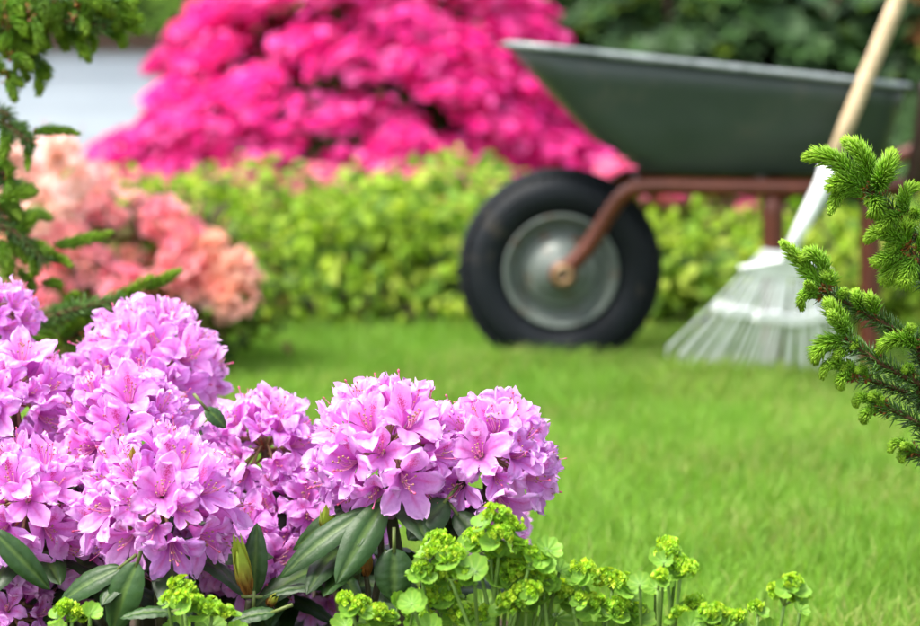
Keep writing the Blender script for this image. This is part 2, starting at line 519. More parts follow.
wall = thing("garden_wall", "low white painted board wall with brown timber coping at far left", "wall", (-1.5, 8.05, 0))
mb = MB()
for k in range(5):
    mb.add(*box((-1.5, 8.05 + (.002 if k % 2 else 0), .068 + k * .134), (6.0, .1, .131)))
mb.add(*box((-1.5, 8.07, .33), (5.98, .05, .66)))
part(mb, "wall_panel", M['whitewall'], wall, False)
mb = MB(); mb.add(*box((-1.5, 8.04, .70), (6.1, .18, .065)))
part(mb, "coping", M['cap'], wall, False)

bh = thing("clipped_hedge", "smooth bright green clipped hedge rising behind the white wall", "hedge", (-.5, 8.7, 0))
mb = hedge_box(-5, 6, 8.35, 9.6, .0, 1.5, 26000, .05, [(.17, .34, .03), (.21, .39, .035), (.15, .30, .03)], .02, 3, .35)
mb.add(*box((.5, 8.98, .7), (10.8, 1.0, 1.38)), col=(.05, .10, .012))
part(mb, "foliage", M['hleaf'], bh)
for k in range(14):
    x = -4.6 + k * .78
    mb = MB(); mb.add(*tube(np.array([[x, 8.62, 0], [x + .03, 8.6, .3], [x - .02, 8.55, .8]]), [.03, .025, .01], 7), col=(.06, .045, .03)); part(mb, "branch", M['wood'], bh)

def leafy_dome(cx, cy, rx, ry, h, n, size, cols, shell=.25, tilt=.6, lump=.12, seed=0, zc=.1, tpl=LEAF):
    """points through the outer shell of a lumpy dome"""
    u = unit(RNG.normal(0, 1, (n, 3))); u[:, 2] = np.abs(u[:, 2]) * 1.0 - .12
    th = np.arctan2(u[:, 1], u[:, 0])
    lm = 1 + lump * (2 * vnoise(th * 1.6 + 20, u[:, 2] * 5 + 20, 1.6, seed) - 1) * 1.6
    r = lm * (1 - shell * RNG.random(n) ** 1.6)
    P = np.stack([cx + u[:, 0] * rx * r, cy + u[:, 1] * ry * r, np.maximum(.02, zc + u[:, 2] * (h - zc) * r)], 1)
    mb = MB(); mb.inst(tpl, scatter_orient(P, u, tilt), P, RNG.uniform(.7, 1.25, n) * size, pick(cols, n))
    return mb

def bush_stems(root, cx, cy, rx, ry, h, n, r0=.02):
    for k in range(n):
        a = 2 * math.pi * (k + random.random() * .6) / n; q = .35 + .5 * random.random()
        P = np.array([[cx + .04 * math.cos(a), cy + .04 * math.sin(a), 0], [cx + rx * q * .4 * math.cos(a), cy + ry * q * .4 * math.sin(a), h * .35], [cx + rx * q * math.cos(a), cy + ry * q * math.sin(a), h * .8]])
        mb = MB(); mb.add(*tube(smooth_path(P, 8), np.linspace(r0, r0 * .3, 8), 7), col=(.07, .05, .035)); part(mb, "branch", M['wood'], root)

# dark evergreen shrubs behind the barrow
def rosette_template(nl=8):
    Vs, F3, F4, n = [], [], [], 0
    for k in range(nl):
        a = 2 * math.pi * k / nl; R = frames([[math.cos(a) * -.45, math.sin(a) * -.45, 1]], up=(math.cos(a), math.sin(a), .2))[0]
        v = (LEAF[0] * np.array([1, 1, 1])) @ R.T
        Vs.append(v); F3.append(LEAF[1][0] + n); F4.append(LEAF[1][1] + n); n += len(v)
    return np.concatenate(Vs), [np.concatenate(F3), np.concatenate(F4)]
ROSETTE = rosette_template()
for (cx, cy, rx, ry, h, sd, lab) in ((.86, 6.5, .72, .55, 1.2, 4, "tall dark evergreen shrub directly behind the wheelbarrow tray, beside the magenta bush"),
                                     (2.0, 6.6, .80, .6, 1.3, 9, "dark evergreen shrub at far right, rising behind the rake handle")):
    t = thing("evergreen_shrub", lab, "shrub", (cx, cy, 0), "dark evergreen shrubs behind the wheelbarrow")
    mb = leafy_dome(cx, cy, rx, ry, h, 1900, .085, [(.03, .075, .018), (.04, .095, .022), (.05, .10, .04), (.03, .07, .02)], .3, .35, .12, sd, tpl=ROSETTE)
    m2 = leafy_dome(cx, cy, rx, ry, h, 210, .07, [(.15, .25, .025), (.11, .19, .025), (.24, .11, .035), (.13, .21, .025)], .1, .4, .12, sd, tpl=ROSETTE)
    mb.V += m2.V; mb.C += m2.C; mb.F += [(f + mb.n, i) for f, i in m2.F]; mb.n += m2.n
    part(mb, "foliage", M['dleaf'], t)
    bush_stems(t, cx, cy, rx, ry, h, 9, .025)

# magenta azalea: tiers of flower pads over dark leaves
AZ = (-.30, 5.75, .67, .66, .97)
az = thing("magenta_azalea", "huge domed azalea smothered in hot magenta pink flowers", "shrub", (AZ[0], AZ[1], 0))
mb = leafy_dome(AZ[0], AZ[1], AZ[2] * .93, AZ[3] * .93, AZ[4] * .93, 9000, .05, [(.03, .06, .012), (.05, .085, .015), (.10, .14, .02)], .25, .6, .08, 12)
part(mb, "foliage", M['dleaf'], az)
bush_stems(az, AZ[0], AZ[1], AZ[2], AZ[3], AZ[4], 12)
gold = math.pi * (3 - 5 ** .5)
tail = [(-1.06, 5.55, .33), (-.98, 5.5, .24), (-.92, 5.5, .38), (-1.0, 5.6, .30), (.36, 5.45, .27), (.30, 5.4, .36)]
npad = 98 - len(tail)
for k in range(npad + len(tail)):
    zz = 1 - (k + .5) / npad * 1.12
    a = k * gold + random.uniform(-.15, .15); rr = math.sqrt(max(0, 1 - zz * zz))
    u = np.array([rr * math.cos(a), rr * math.sin(a), zz])
    s = random.uniform(.93, 1.06)
    c = np.array([AZ[0] + u[0] * AZ[2] * s, AZ[1] + u[1] * AZ[3] * s, max(.12, .17 + u[2] * (AZ[4] - .17) * s)])
    if k >= npad: c = np.array(tail[k - npad]); u = unit(c - np.array([AZ[0], AZ[1], .2]))
    n = 190; v = unit(RNG.normal(0, 1, (n, 3))); v[:, 2] = np.abs(v[:, 2]) * 1.25 - .25
    v = unit(v); ax = np.array([random.choice([.10, .14, .17, .20]) * random.uniform(.9, 1.1), random.uniform(.09, .14), random.uniform(.034, .050)])
    R = frames([unit(u * np.array([.45, .45, .3]) + np.array([0, 0, .8]))])[0]
    P = c + (v * ax * RNG.uniform(.75, 1.2, (n, 1))) @ R.T
    nr = unit((v / ax) @ R.T)
    tone = random.uniform(.85, 1.1)
    base = np.array([[.82, .018, .29], [.75, .010, .22], [.86, .05, .36], [.87, .12, .43]]) * tone
    mb = MB(); mb.inst(FLOWER, scatter_orient(P, nr, .35, .25), P, RNG.uniform(.7, 1.2, n) * .022, pick(base, n, .08))
    part(mb, "flower_cluster", M['mag'], az)

n = 700                                                             # single blooms that break the outline of the tiers
u = unit(RNG.normal(0, 1, (n, 3))); u[:, 2] = np.abs(u[:, 2]) * 1.1 - .1; u = unit(u)
P = np.stack([AZ[0] + u[:, 0] * AZ[2], AZ[1] + u[:, 1] * AZ[3], .17 + u[:, 2] * (AZ[4] - .17)], 1) + u * RNG.uniform(-.03, .06, (n, 1)) * np.array([1, 1, .8])
k = P[:, 2] > .1; P, u = P[k], u[k]
mb = MB(); mb.inst(FLOWER, scatter_orient(P, u, .5, .3), P, RNG.uniform(.7, 1.2, len(P)) * .021, pick([(.84, .03, .32), (.76, .012, .22), (.87, .10, .42)], len(P), .1))
part(mb, "blossom", M['mag'], az)["kind"] = "stuff"

# low hedge in front of it
hd = thing("low_hedge", "low loose yellow green hedge along the back edge of the lawn", "hedge", (0, 4.3, 0))
HC = [(.20, .34, .022), (.27, .41, .03), (.37, .47, .06), (.14, .27, .022), (.09, .18, .017)]
mb = hedge_box(-2.3, 2.6, 3.95, 4.75, .0, .20, 13000, .040, HC, .11, 6, .8)
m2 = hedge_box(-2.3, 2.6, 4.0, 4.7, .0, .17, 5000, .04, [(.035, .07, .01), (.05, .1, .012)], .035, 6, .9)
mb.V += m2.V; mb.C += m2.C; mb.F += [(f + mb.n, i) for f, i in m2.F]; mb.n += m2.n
for k in range(420):                                                 # loose sprigs standing out of the top and face
    x, y = RNG.uniform(-2.3, 2.6), RNG.uniform(3.97, 4.7); h = RNG.uniform(.04, .085); n = 11
    d = unit(np.array([RNG.normal(0, .3), RNG.normal(-.25, .3), 1.0])); b0 = np.array([x, y, .155 + .04 * math.sin(x * 7) * math.sin(y * 9) + (y - 3.95) * .04])
    if k % 3 == 0: b0 = np.array([x, 3.97 + RNG.normal(0, .02), RNG.uniform(.04, .2)]); d = unit(np.array([RNG.normal(0, .4), -1.0, .7])); h *= .6
    P = b0 + d * (np.linspace(.1, 1, n) * h)[:, None]; a = np.arange(n) * 2.4 + RNG.uniform(0, 6)
    Nr = np.stack([np.cos(a), np.sin(a), np.full(n, 1.0)], 1)
    up_ = np.stack([np.cos(a), np.sin(a), np.full(n, .3)], 1); R = np.stack([frames(Nr[q:q + 1], up=up_[q])[0] for q in range(n)])
    mb.inst(LEAF, R, P, RNG.uniform(.75, 1.2, n) * .036, np.array(HC[RNG.integers(0, 3)]) * RNG.uniform(.9, 1.2, (n, 1)))
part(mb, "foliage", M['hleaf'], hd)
for k in range(24):
    x, y = random.uniform(-2.3, 2.6), random.uniform(4.02, 4.65)
    mb = MB(); mb.add(*tube(smooth_path(np.array([[x, y, 0], [x + random.uniform(-.03, .03), y + random.uniform(-.03, .03), .13], [x + random.uniform(-.07, .07), y + random.uniform(-.07, .07), .26]]), 5), np.linspace(.006, .002, 5), 5), col=(.07, .05, .03)); part(mb, "stem", M['wood'], hd)

def pink_strip(x0, x1, y0, y1, lab, nfl, pale):
    t = thing("low_pink_shrub", lab, "shrub", ((x0 + x1) / 2, (y0 + y1) / 2, 0))
    part(hedge_box(x0, x1, y0, y1, 0, .245, int(2600 * (x1 - x0)), .035, [(.15, .2, .03), (.2, .22, .05), (.12, .17, .03)], .04, 31, .7), "foliage", M['hleaf'], t)
    n = nfl; x = RNG.uniform(x0, x1, n); y = RNG.uniform(y0 - .02, y1, n); z = .245 + .05 * vnoise(x + 9, y + 5, 5, 77) + RNG.uniform(-.07, .05, n)
    P = np.stack([x, y, z], 1)
    mb = MB(); mb.inst(FLOWER, scatter_orient(P, np.array([[0, -.5, 1.0]] * n), .4), P, RNG.uniform(.6, 1.1, n) * .026, pick(pale, n, .1))
    part(mb, "blossom", M['mag'], t)
pink_strip(-1.5, .15, 4.78, 5.0, "low shrub dotted with faded pale pink flowers under the magenta azalea", 420, [(.55, .12, .18), (.6, .2, .25), (.5, .07, .16)])
pink_strip(.38, .86, 4.78, 5.0, "low shrub with scattered pink flowers seen beneath the wheelbarrow tray", 260, [(.75, .10, .25), (.78, .2, .33), (.7, .05, .2)])

# salmon azalea on the left
sa = thing("salmon_azalea", "azalea with clusters of salmon, coral and pale pink flowers at left", "shrub", (-.62, 3.4, 0))
mb = leafy_dome(-.63, 3.42, .30, .25, .40, 1500, .04, [(.09, .16, .02), (.12, .20, .02), (.05, .09, .015), (.17, .16, .04)], .5, .7, .1, 5)
part(mb, "foliage", M['hleaf'], sa)
bush_stems(sa, -.63, 3.42, .28, .24, .42, 9, .012)
SFLOWER = (FLOWER[0] * np.array([1, 1, 1.5]), FLOWER[1], np.where(FLOWER[0][:, 2:] < .03, np.array([[1.0, .86, .86]]), np.array([[1.0, 1.0, 1.0]])))
salm = [(.96, .50, .36), (.96, .45, .47), (.94, .30, .42), (.96, .64, .52), (.97, .84, .80), (.96, .52, .54)]
pts = [(-12, 175), (8, 165), (35, 158), (58, 163), (20, 190), (48, 186), (75, 183), (97, 190), (5, 215), (35, 212), (65, 208), (92, 212), (118, 205),
       (15, 240), (48, 238), (78, 238), (108, 236), (134, 228), (152, 240), (165, 222), (30, 266), (62, 264), (94, 264), (124, 262), (150, 266), (178, 250), (196, 240), (214, 248),
       (20, 292), (52, 292), (86, 290), (116, 290), (146, 290), (178, 278), (206, 270), (228, 268), (232, 292), (200, 298), (170, 300), (238, 302), (222, 254), (240, 270), (216, 290), (248, 288), (228, 280), (190, 262), (202, 284), (244, 300)]
for i, (px, py) in enumerate(pts):
    px -= 10 if px > 185 else 0
    c = at(px + random.uniform(-6, 6), py + random.uniform(-6, 6), 3.27 + random.uniform(-.12, .16))
    n = 11; v = unit(RNG.normal(0, .9, (n, 3)) + np.array([0, -.75, .45]))
    pal = px < 80 and py < 215
    ks = (4, 3, 4, 0) if pal else ((0, 3, 5, 0) if px > 190 else (1, 2, 5, 0, 2))
    b = np.array([salm[ks[q]] for q in RNG.integers(0, len(ks), n)]) * .45 + np.array(salm[ks[i % len(ks)]]) * .55
    mb = MB(); P = c + v * np.array([.036, .034, .030])
    cc = b * RNG.uniform(.85, 1.1, (n, 1))
    mb.inst(SFLOWER, frames(unit(v + RNG.normal(0, .35, v.shape)), roll=RNG.uniform(0, 6.3, n)), P, RNG.uniform(.75, 1.2, n) * .023, cc)
    for j in range(4):
        a = RNG.normal(0, 1, 3) * .01
        mb.add(*tube(np.array([c + a, c + v[j] * .05 + [0, 0, .006], c + v[j] * .066 + [0, -.004, .02]]), .0008, 4, False), col=(.8, .35, .3))
    part(mb, "flower_cluster", M['orange'], sa)

# ------------------------------------------------------------------ wheelbarrow (local: x to the handles, y away, z up; origin under the wheel)
WX, WY = .197, 3.5
wb = thing("wheelbarrow", "old green wheelbarrow with red brown frame and fat black tyre", "wheelbarrow", (WX, WY, 0))
def bpart(mb, name, mat, parent=None, smooth=True):
    o = mb.build(name, mat, None, smooth); o.parent = parent or wb; return o

def rrect(x0, x1, w0, w1, rad, n=9):
    """rounded trapezoid outline, half width w0 at x0 and w1 at x1"""
    out = []
    cs = [((x1 - rad, w1 - rad), 0), ((x0 + rad, w0 - rad), 90), ((x0 + rad, -w0 + rad), 180), ((x1 - rad, -w1 + rad), 270)]
    for k, ((cx, cy), a0) in enumerate(cs):
        for j in range(n):
            a = math.radians(a0 + 90 * j / (n - 1)); out.append((cx + rad * math.cos(a), cy + rad * math.sin(a)))
    P = np.array(out); Q = np.vstack([P, P[:1]]); s = np.concatenate([[0], np.cumsum(np.linalg.norm(np.diff(Q, axis=0), axis=1))])
    t = np.linspace(0, s[-1], 97)[:-1]
    return np.stack([np.interp(t, s, Q[:, 0]), np.interp(t, s, Q[:, 1])], 1)

def rim_z(x): return .636 - (x + .106) * (.076 / .71)
def tub_level(t, ins):
    f = lambda a, b: a + (b - a) * t
    R = rrect(f(.135, -.106) + ins, f(.585, .615) - ins, f(.17, .235) - ins, f(.20, .285) - ins, f(.045, .075))
    z = .392 + (rim_z(R[:, 0]) - .392) * t
    return np.column_stack([R, z])
L = []
for ins, z0 in ((.05, 0), (.022, .003), (.007, .012), (0, .03)):
    q = tub_level(0.0, ins); q[:, 2] += z0 - 0.0
    L.append(q)
for t in (.25, .5, .75, 1.0): L.append(tub_level(t, 0))
for t in (1.0, .75, .5, .25): L.append(tub_level(t, .004))
for ins, z0 in ((.004, .034), (.012, .018), (.026, .008), (.055, .006)):
    q = tub_level(0.0, ins); q[:, 2] += z0; L.append(q)
V = np.concatenate(L); nl, nr = len(L), 96
i, j = np.meshgrid(np.arange(nl - 1), np.arange(nr), indexing='ij'); i, j = i.ravel(), j.ravel(); j2 = (j + 1) % nr
F = [np.stack([i * nr + j, i * nr + j2, (i + 1) * nr + j2, (i + 1) * nr + j], 1), np.array([list(range(nr))[::-1]]), np.array([list(range((nl - 1) * nr, nl * nr))])]
mb = MB(); mb.add(V, F); tub = bpart(mb, "tray", M['tub'])
q = tub_level(1.0, -.004); q = np.vstack([q, q[:2]])
mb = MB(); mb.add(*tube(q, .0068, 10, False)); bpart(mb, "rim", M['rim'], tub)

# wheel
wroot_y = 0.0
prof = []
for a in np.linspace(-2.55, 2.55, 44):                              # tyre section: rounded, with a flatter tread
    y = .050 * math.sin(a) * (1.0 if abs(a) < 1.6 else 1.0); r = .152 + .048 * math.cos(a)
    if abs(a) < .8: r = .152 + .048 * math.cos(a) + .002
    k = int((abs(a) * 12)) % 3
    if abs(a) < .95 and k == 0: r -= .004
    if 1.15 < abs(a) < 1.25: y *= 1.03
    prof.append((r, y))
prof = np.array(prof); prof[:, 0] *= .2 / prof[:, 0].max()
V, F = lathe_y(np.vstack([prof, prof[:1]]), 96); V[:, 2] += .2
tyr = MB(); tyr.add(V, F)
for k in range(60):                                                 # shoulder lugs
    a = 2 * math.pi * k / 60
    for s in (-1, 1):
        c = np.array([math.cos(a), 0, math.sin(a)]); tng = np.array([-math.sin(a), 0, math.cos(a)])
        bv, bf = box((0, 0, 0), (.013, .026, .008))
        W = bv[:, :1] * tng + bv[:, 1:2] * np.array([0, 1.0, 0]) + bv[:, 2:] * c + c * .190 + np.array([0, s * .026, .2])
        tyr.add(W, bf)
wh = bpart(tyr, "wheel", M['tyre']); wh.name = "wheel"
rimp = [(.126, -.036), (.128, -.041), (.123, -.044), (.117, -.040), (.112, -.026), (.104, -.012), (.094, -.006), (.087, -.010), (.083, -.022), (.078, -.030), (.074, -.032), (.070, -.030), (.062, -.040), (.042, -.052), (.030, -.054), (.024, -.062), (.0, -.062)]
rimp = [(r * .885, y) for r, y in rimp]
full = rimp + [(r, -y) for r, y in rimp[::-1]]
V, F = lathe_y(full, 80); V[:, 2] += .2
mb = MB(); mb.add(V, F); hub = bpart(mb, "wheel_rim", M['wheelpaint'], wh)
mb = MB(); mb.add(*tube(np.array([[.06, -.055, .285], [.063, -.066, .29], [.065, -.078, .292]]) * 1.0, [.005, .004, .003], 8)); bpart(mb, "valve", M['dark'], wh)
mb = MB(); mb.add(*tube(np.array([[0, -.112, .2], [0, .112, .2]]), .009, 14)); bpart(mb, "axle", M['dark'])
# frame: two bent tubes from the hub under the tray to the handles
for s in (-1, 1):
    P = np.array([[.0, .088 * s, .2], [.05, .098 * s, .258], [.085, .112 * s, .318], [.115, .130 * s, .358], [.16, .155 * s, .374], [.30, .185 * s, .374], [.55, .215 * s, .376], [.70, .24 * s, .40], [.90, .265 * s, .50], [1.10, .28 * s, .585]])
    mb = MB(); mb.add(*tube(smooth_path(P, 60), np.concatenate([np.linspace(.0170, .0155, 15), np.full(45, .0155)]), 16)); fr = bpart(mb, "frame_tube", M['frame'])
    mb = MB(); mb.add(*tube(np.array([[0, .072 * s, .2], [0, .106 * s, .2]]), .026, 24)); bpart(mb, "axle_bracket", M['frame'], fr)
    prf = [(.0065, .106), (.008, .112), (.017, .114), (.021, .111), (.021, .104)]
    V, F = lathe_y([(r, y * s) for r, y in prf], 28); V[:, 2] += .2
    mb = MB(); mb.add(V, F); bpart(mb, "axle_cap", M['brass'], fr)
    P2 = np.array([[1.06, .278 * s, .572], [1.13, .282 * s, .594], [1.22, .285 * s, .605]])
    mb = MB(); mb.add(*tube(smooth_path(P2, 10), .0195, 14)); bpart(mb, "grip", M['dark'], fr)
    dx, dr = (0, 0) if s < 0 else (.07, .10)
    for x, y in ((.382 + dx, .185 * s), (.56 + dr, .205 * s)):
        mb = MB(); mb.add(*tube(smooth_path(np.array([[x, y, .36], [x + .003, y, .2], [x + .006, y * 1.03, .015]]), 10), .0185, 14)); bpart(mb, "leg", M['frame'])
    mb = MB(); mb.add(*tube(np.array([[.385 + dx, .19 * s, .016], [.566 + dr, .211 * s, .016]]), .014, 12)); bpart(mb, "skid", M['frame'])
    mb = MB(); mb.add(*tube(smooth_path(np.array([[.636, .235 * s, .385], [.640, .262 * s, .46], [.645, .290 * s, .565]]), 12), .022, 12)); bpart(mb, "tray_brace", M['dark'])
mb = MB(); mb.add(*tube(np.array([[.16, -.16, .365], [.16, .16, .365]]), .012, 12)); bpart(mb, "cross_bar", M['frame'])
mb = MB(); mb.add(*tube(np.array([[.40, -.19, .362], [.42, .19, .362]]), .012, 12)); bpart(mb, "cross_bar", M['frame'])

# ------------------------------------------------------------------ leaf rake leaning on the tray
rk = thing("leaf_rake", "metal fan leaf rake with pale wooden handle leaning on the wheelbarrow", "rake", tuple(at(755, 395, 3.2) * [1, 1, 0]))
H0, H1 = at(829, 168, 3.2), at(905, -18, 3.225)
top = H1 + (H1 - H0) * 2.6
mb = MB(); mb.add(*tube(np.linspace(H0, top, 14), np.concatenate([[.0125], np.full(12, .0145), [.011]]), 14)); part(mb, "handle", M['handlewood'], rk)
A0, A1 = at(824, 183, 3.2), at(785, 260, 3.195)
mb = MB(); mb.add(*tube(np.vstack([H0 + (H0 - A0) * .4, A0, A0 * .5 + A1 * .5, A1]), [.0165, .0165, .0135, .0105], 14)); part(mb, "ferrule", M['zinc'], rk)
apex = at(793, 238, 3.195)
lt, ct, rt = at(672, 350, 3.27), at(766, 371, 3.26), at(858, 360, 3.25)
mbt = MB(); nt_ = 28; bars = [[], [], []]
tips = bez(lt, 2 * ct - .5 * lt - .5 * rt, rt, nt_)
lat = unit(rt - lt); nrm = unit(np.cross(lat, ct - apex)); nrm = nrm if nrm[1] < 0 else -nrm
for k in range(nt_):
    u = (k / (nt_ - 1) - .5)
    tip = tips[k] + RNG.normal(0, .0035, 3) * [1, .5, 1]; s0 = apex + lat * u * .055 + (tip - apex) * .10
    mid = s0 * .5 + tip * .5 + nrm * .012
    bend = tip + (tip - s0) * .0
    end = tip + np.array([0, .012, -.018])
    P = np.vstack([smooth_path(np.array([s0, mid, bend]), 12), end])
    tg = unit(tip - s0); side = unit(np.cross(tg, nrm))
    w = np.linspace(.0020, .0035, len(P))[:, None]; th = .0007
    Vt = np.concatenate([P + side * w + nrm * th, P - side * w + nrm * th, P - side * w - nrm * th, P + side * w - nrm * th])
    m = len(P); i = np.arange(m - 1)
    mbt_f = [np.stack([a * m + i, b * m + i, b * m + i + 1, a * m + i + 1], 1) for a, b in ((0, 1), (1, 2), (2, 3), (3, 0))]
    mb = MB(); mb.add(Vt, mbt_f); part(mb, "tine", M['zinc'], rk, False)
    sp = smooth_path(np.array([s0, mid, bend]), 41)
    bars[0].append(sp[3]); bars[1].append(sp[21]); bars[2].append(sp[7])
def flat_bar(P, hw, th):
    P = np.asarray(P); tg = unit(np.gradient(P, axis=0)); side = np.cross(tg, nrm)
    Vt = np.concatenate([P + side * hw + nrm * th, P - side * hw + nrm * th, P - side * hw - nrm * th, P + side * hw - nrm * th]); m = len(P); i = np.arange(m - 1)
    return Vt, [np.stack([a * m + i, b * m + i, b * m + i + 1, a * m + i + 1], 1) for a, b in ((0, 1), (1, 2), (2, 3), (3, 0))] + [np.array([[0, m, 2 * m, 3 * m], [m - 1, 4 * m - 1, 3 * m - 1, 2 * m - 1]])]
mb = MB(); mb.add(*flat_bar(np.array(bars[1]) + nrm * .005, .0095, .003)); part(mb, "spreader_bar", M['zinc'], rk, False)
cl = np.vstack([apex + (bars[2][0] - apex) * 1.0, bars[2][nt_ // 2], bars[2][-1]])
# clamp plate: a trapezoid hugging the tine roots
a_, b_, c_, d_ = A1 - lat * .010, A1 + lat * .010, bars[2][-1] + lat * .016, bars[2][0] - lat * .016
e_, f_ = bars[2][nt_ // 4] - nrm * 0, bars[2][3 * nt_ // 4]
Vp = np.array([a_, b_, c_, f_ + (f_ - apex) * .12, e_ + (e_ - apex) * .12, d_]); Vp = np.concatenate([Vp + nrm * .006, Vp - nrm * .006])
Fp = [np.array([[0, 1, 2, 3, 4, 5], [11, 10, 9, 8, 7, 6]]), np.array([[k, (k + 1) % 6, (k + 1) % 6 + 6, k + 6] for k in range(6)])]
mb = MB(); mb.add(Vp, Fp); part(mb, "clamp", M['zinc'], rk, False)

# ------------------------------------------------------------------ spruces
def needle_tpl():
    V = [[.5, 0, 0], [-.25, .43, 0], [-.25, -.43, 0], [.5, 0, .6], [-.25, .43, .6], [-.25, -.43, .6], [0, 0, 1]]
    V = np.array(V); V[:3, :2] *= .75
    F4 = [[0, 1, 4, 3], [1, 2, 5, 4], [2, 0, 3, 5]]; F3 = [[3, 4, 6], [4, 5, 6], [5, 3, 6]]
    return V, [np.array(F4), np.array(F3)]
NEEDLE = needle_tpl()

def needles(path, n, length, ang0, ang1, wid, col0, col1, taper=True, mb=None, mi=0, jitter=.12, droop=0):
    """n needles spiralling along a path; angle to the axis from ang0 (base) to ang1 (tip)"""
    t = (np.arange(n) + .5) / n; m = len(path)
    f = t * (m - 1); k = np.minimum(f.astype(int), m - 2); q = (f - k)[:, None]
    P = path[k] * (1 - q) + path[k + 1] * q
    T = unit(np.gradient(path, axis=0)); T = unit(T[k] * (1 - q) + T[k + 1] * q)
    R = frames(T); phi = np.arange(n) * gold + RNG.normal(0, .2, n)
    ang = ang0 + (ang1 - ang0) * t ** 2 + RNG.normal(0, jitter, n)
    rad = R[:, :, 0] * np.cos(phi)[:, None] + R[:, :, 1] * np.sin(phi)[:, None]
    D = unit(T * np.cos(ang)[:, None] + rad * np.sin(ang)[:, None] + np.array([0, 0, -droop]))
    L = length * RNG.uniform(.82, 1.12, n)
    if taper: L = L * np.clip(np.minimum(.55 + t * 2.0, 1.0) * (1 - .45 * np.clip((t - .7) / .3, 0, 1)), .3, 1)
    S = np.stack([np.full(n, wid), np.full(n, wid), L], 1)
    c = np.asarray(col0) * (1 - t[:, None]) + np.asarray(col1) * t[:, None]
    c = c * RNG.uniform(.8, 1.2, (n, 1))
    mb = mb or MB()
    mb.inst(NEEDLE, frames(D, roll=RNG.uniform(0, 6, n)), P + rad * .001, S, c, mi)
    return mb

NEW0, NEW1 = (.15, .36, .02), (.35, .57, .032)
def shoot(parent, P0, P1, P2, wpx, D, dark=1.0, cap=.016, dens=1.0):
    """a young shoot through three image points; wpx its full width in photo pixels"""
    pm = D / FPX; jit = lambda: RNG.normal(0, .004)
    a, b, c = at(P0[0], P0[1], D), at(P1[0], P1[1], D - .006 + jit()), at(P2[0], P2[1], D - .012 + jit())
    path = bez(a, 2 * b - .5 * a - .5 * c, c, 16)
    ln = np.linalg.norm(np.diff(path, axis=0), axis=1).sum()
    nl = min(cap, wpx * pm * .80)
    path = path[: max(4, int(16 * max(.5, 1 - nl * .22 / max(ln, .008))))] if ln > nl else path
    n = int((130 + ln * 6500) * dens)
    mb = needles(path, n, nl, .68, .16, .00135, np.array(NEW0) * dark, np.array(NEW1) * dark)
    mb.add(*tube(path, np.linspace(.0022, .0012, len(path)), 6), col=np.array([.16, .27, .03]) * dark)
    o = part(mb, "shoot", M['needle_new'], parent)
    # papery orange-brown bud scales round the base
    s = MB(); n = 16; d0 = unit(path[1] - path[0])
    Dv = unit(d0 * .7 + RNG.normal(0, .75, (n, 3)))
    s.inst(NEEDLE, frames(Dv), np.repeat(a[None], n, 0) + Dv * .001, np.stack([RNG.uniform(.0025, .004, n), np.full(n, .001), RNG.uniform(.004, .008, n)], 1), pick([(.30, .10, .02), (.22, .07, .015), (.38, .15, .03)], n))
    part(s, "bud_scale", M['bract'], o)
    return o

def old_branch(parent, pix, Ds, r0, r1, n, nl=.014, dark=1.0, extra=None, up=0.0):
    P = np.array([at(x, y, d) for (x, y), d in zip(pix, Ds)])
    if extra is not None: P = np.vstack([np.atleast_2d(extra), P])
    path = resample(smooth_path(P, 120), 48); L_ = np.linalg.norm(np.diff(path, axis=0), axis=1).sum()
    mb = MB(); mb.add(*tube(path, np.linspace(r0, r1, 48), 8), col=(.085, .042, .02), mi=1)
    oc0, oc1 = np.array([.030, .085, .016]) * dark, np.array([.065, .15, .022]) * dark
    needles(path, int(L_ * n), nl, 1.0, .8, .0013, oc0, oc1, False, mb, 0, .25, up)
    if extra is not None:                                            # side twigs on the stretch near the trunk
        s0 = np.linalg.norm(P[1] - P[0])
        for q in np.arange(.05, s0 - .03, .034):
            k = int(q / L_ * 47); t = unit(path[k + 1] - path[k]); sd = 1 if int(q * 1000) % 2 else -1
            d = unit(t * .8 + np.cross(t, [0, 0, 1]) * sd * random.uniform(.5, 1.0) + np.array([0, 0, random.uniform(-.5, .3)]))
            ln = random.uniform(.05, .10); tw = bez(path[k], path[k] + d * ln * .5, path[k] + d * ln + np.array([0, 0, -.01]), 14)
            mb.add(*tube(tw, np.linspace(.0022, .0012, 14), 6), col=(.085, .042, .02), mi=1)
            needles(tw, int(ln * n * .8), nl, 1.0, .8, .0013, oc0, oc1, False, mb, 0, .25)
            tp = bez(tw[-1], tw[-1] + d * .02, tw[-1] + d * .035 + np.array([0, 0, -.008]), 8)
            needles(tp, 150, nl * .9, .7, .2, .0013, np.array(NEW0) * min(dark, .95), np.array(NEW1) * min(dark, .95), True, mb, 0)
    return part(mb, "branch", [M['needle_old'], M['bark']], parent), path

def resample(P, n):
    d = np.concatenate([[0], np.cumsum(np.linalg.norm(np.diff(P, axis=0), axis=1))]); t = np.linspace(0, d[-1], n)
    return np.stack([np.interp(t, d, P[:, i]) for i in range(3)], 1)

def spruce_trunk(root, x, y, h, r):
    P = np.array([[x, y, 0], [x + .01, y, h * .4], [x - .01, y + .01, h * .8], [x, y, h]])
    mb = MB(); mb.add(*tube(smooth_path(P, 20), np.linspace(r, r * .25, 20), 12), col=(.10, .06, .035)); return part(mb, "trunk", M['bark'], root)

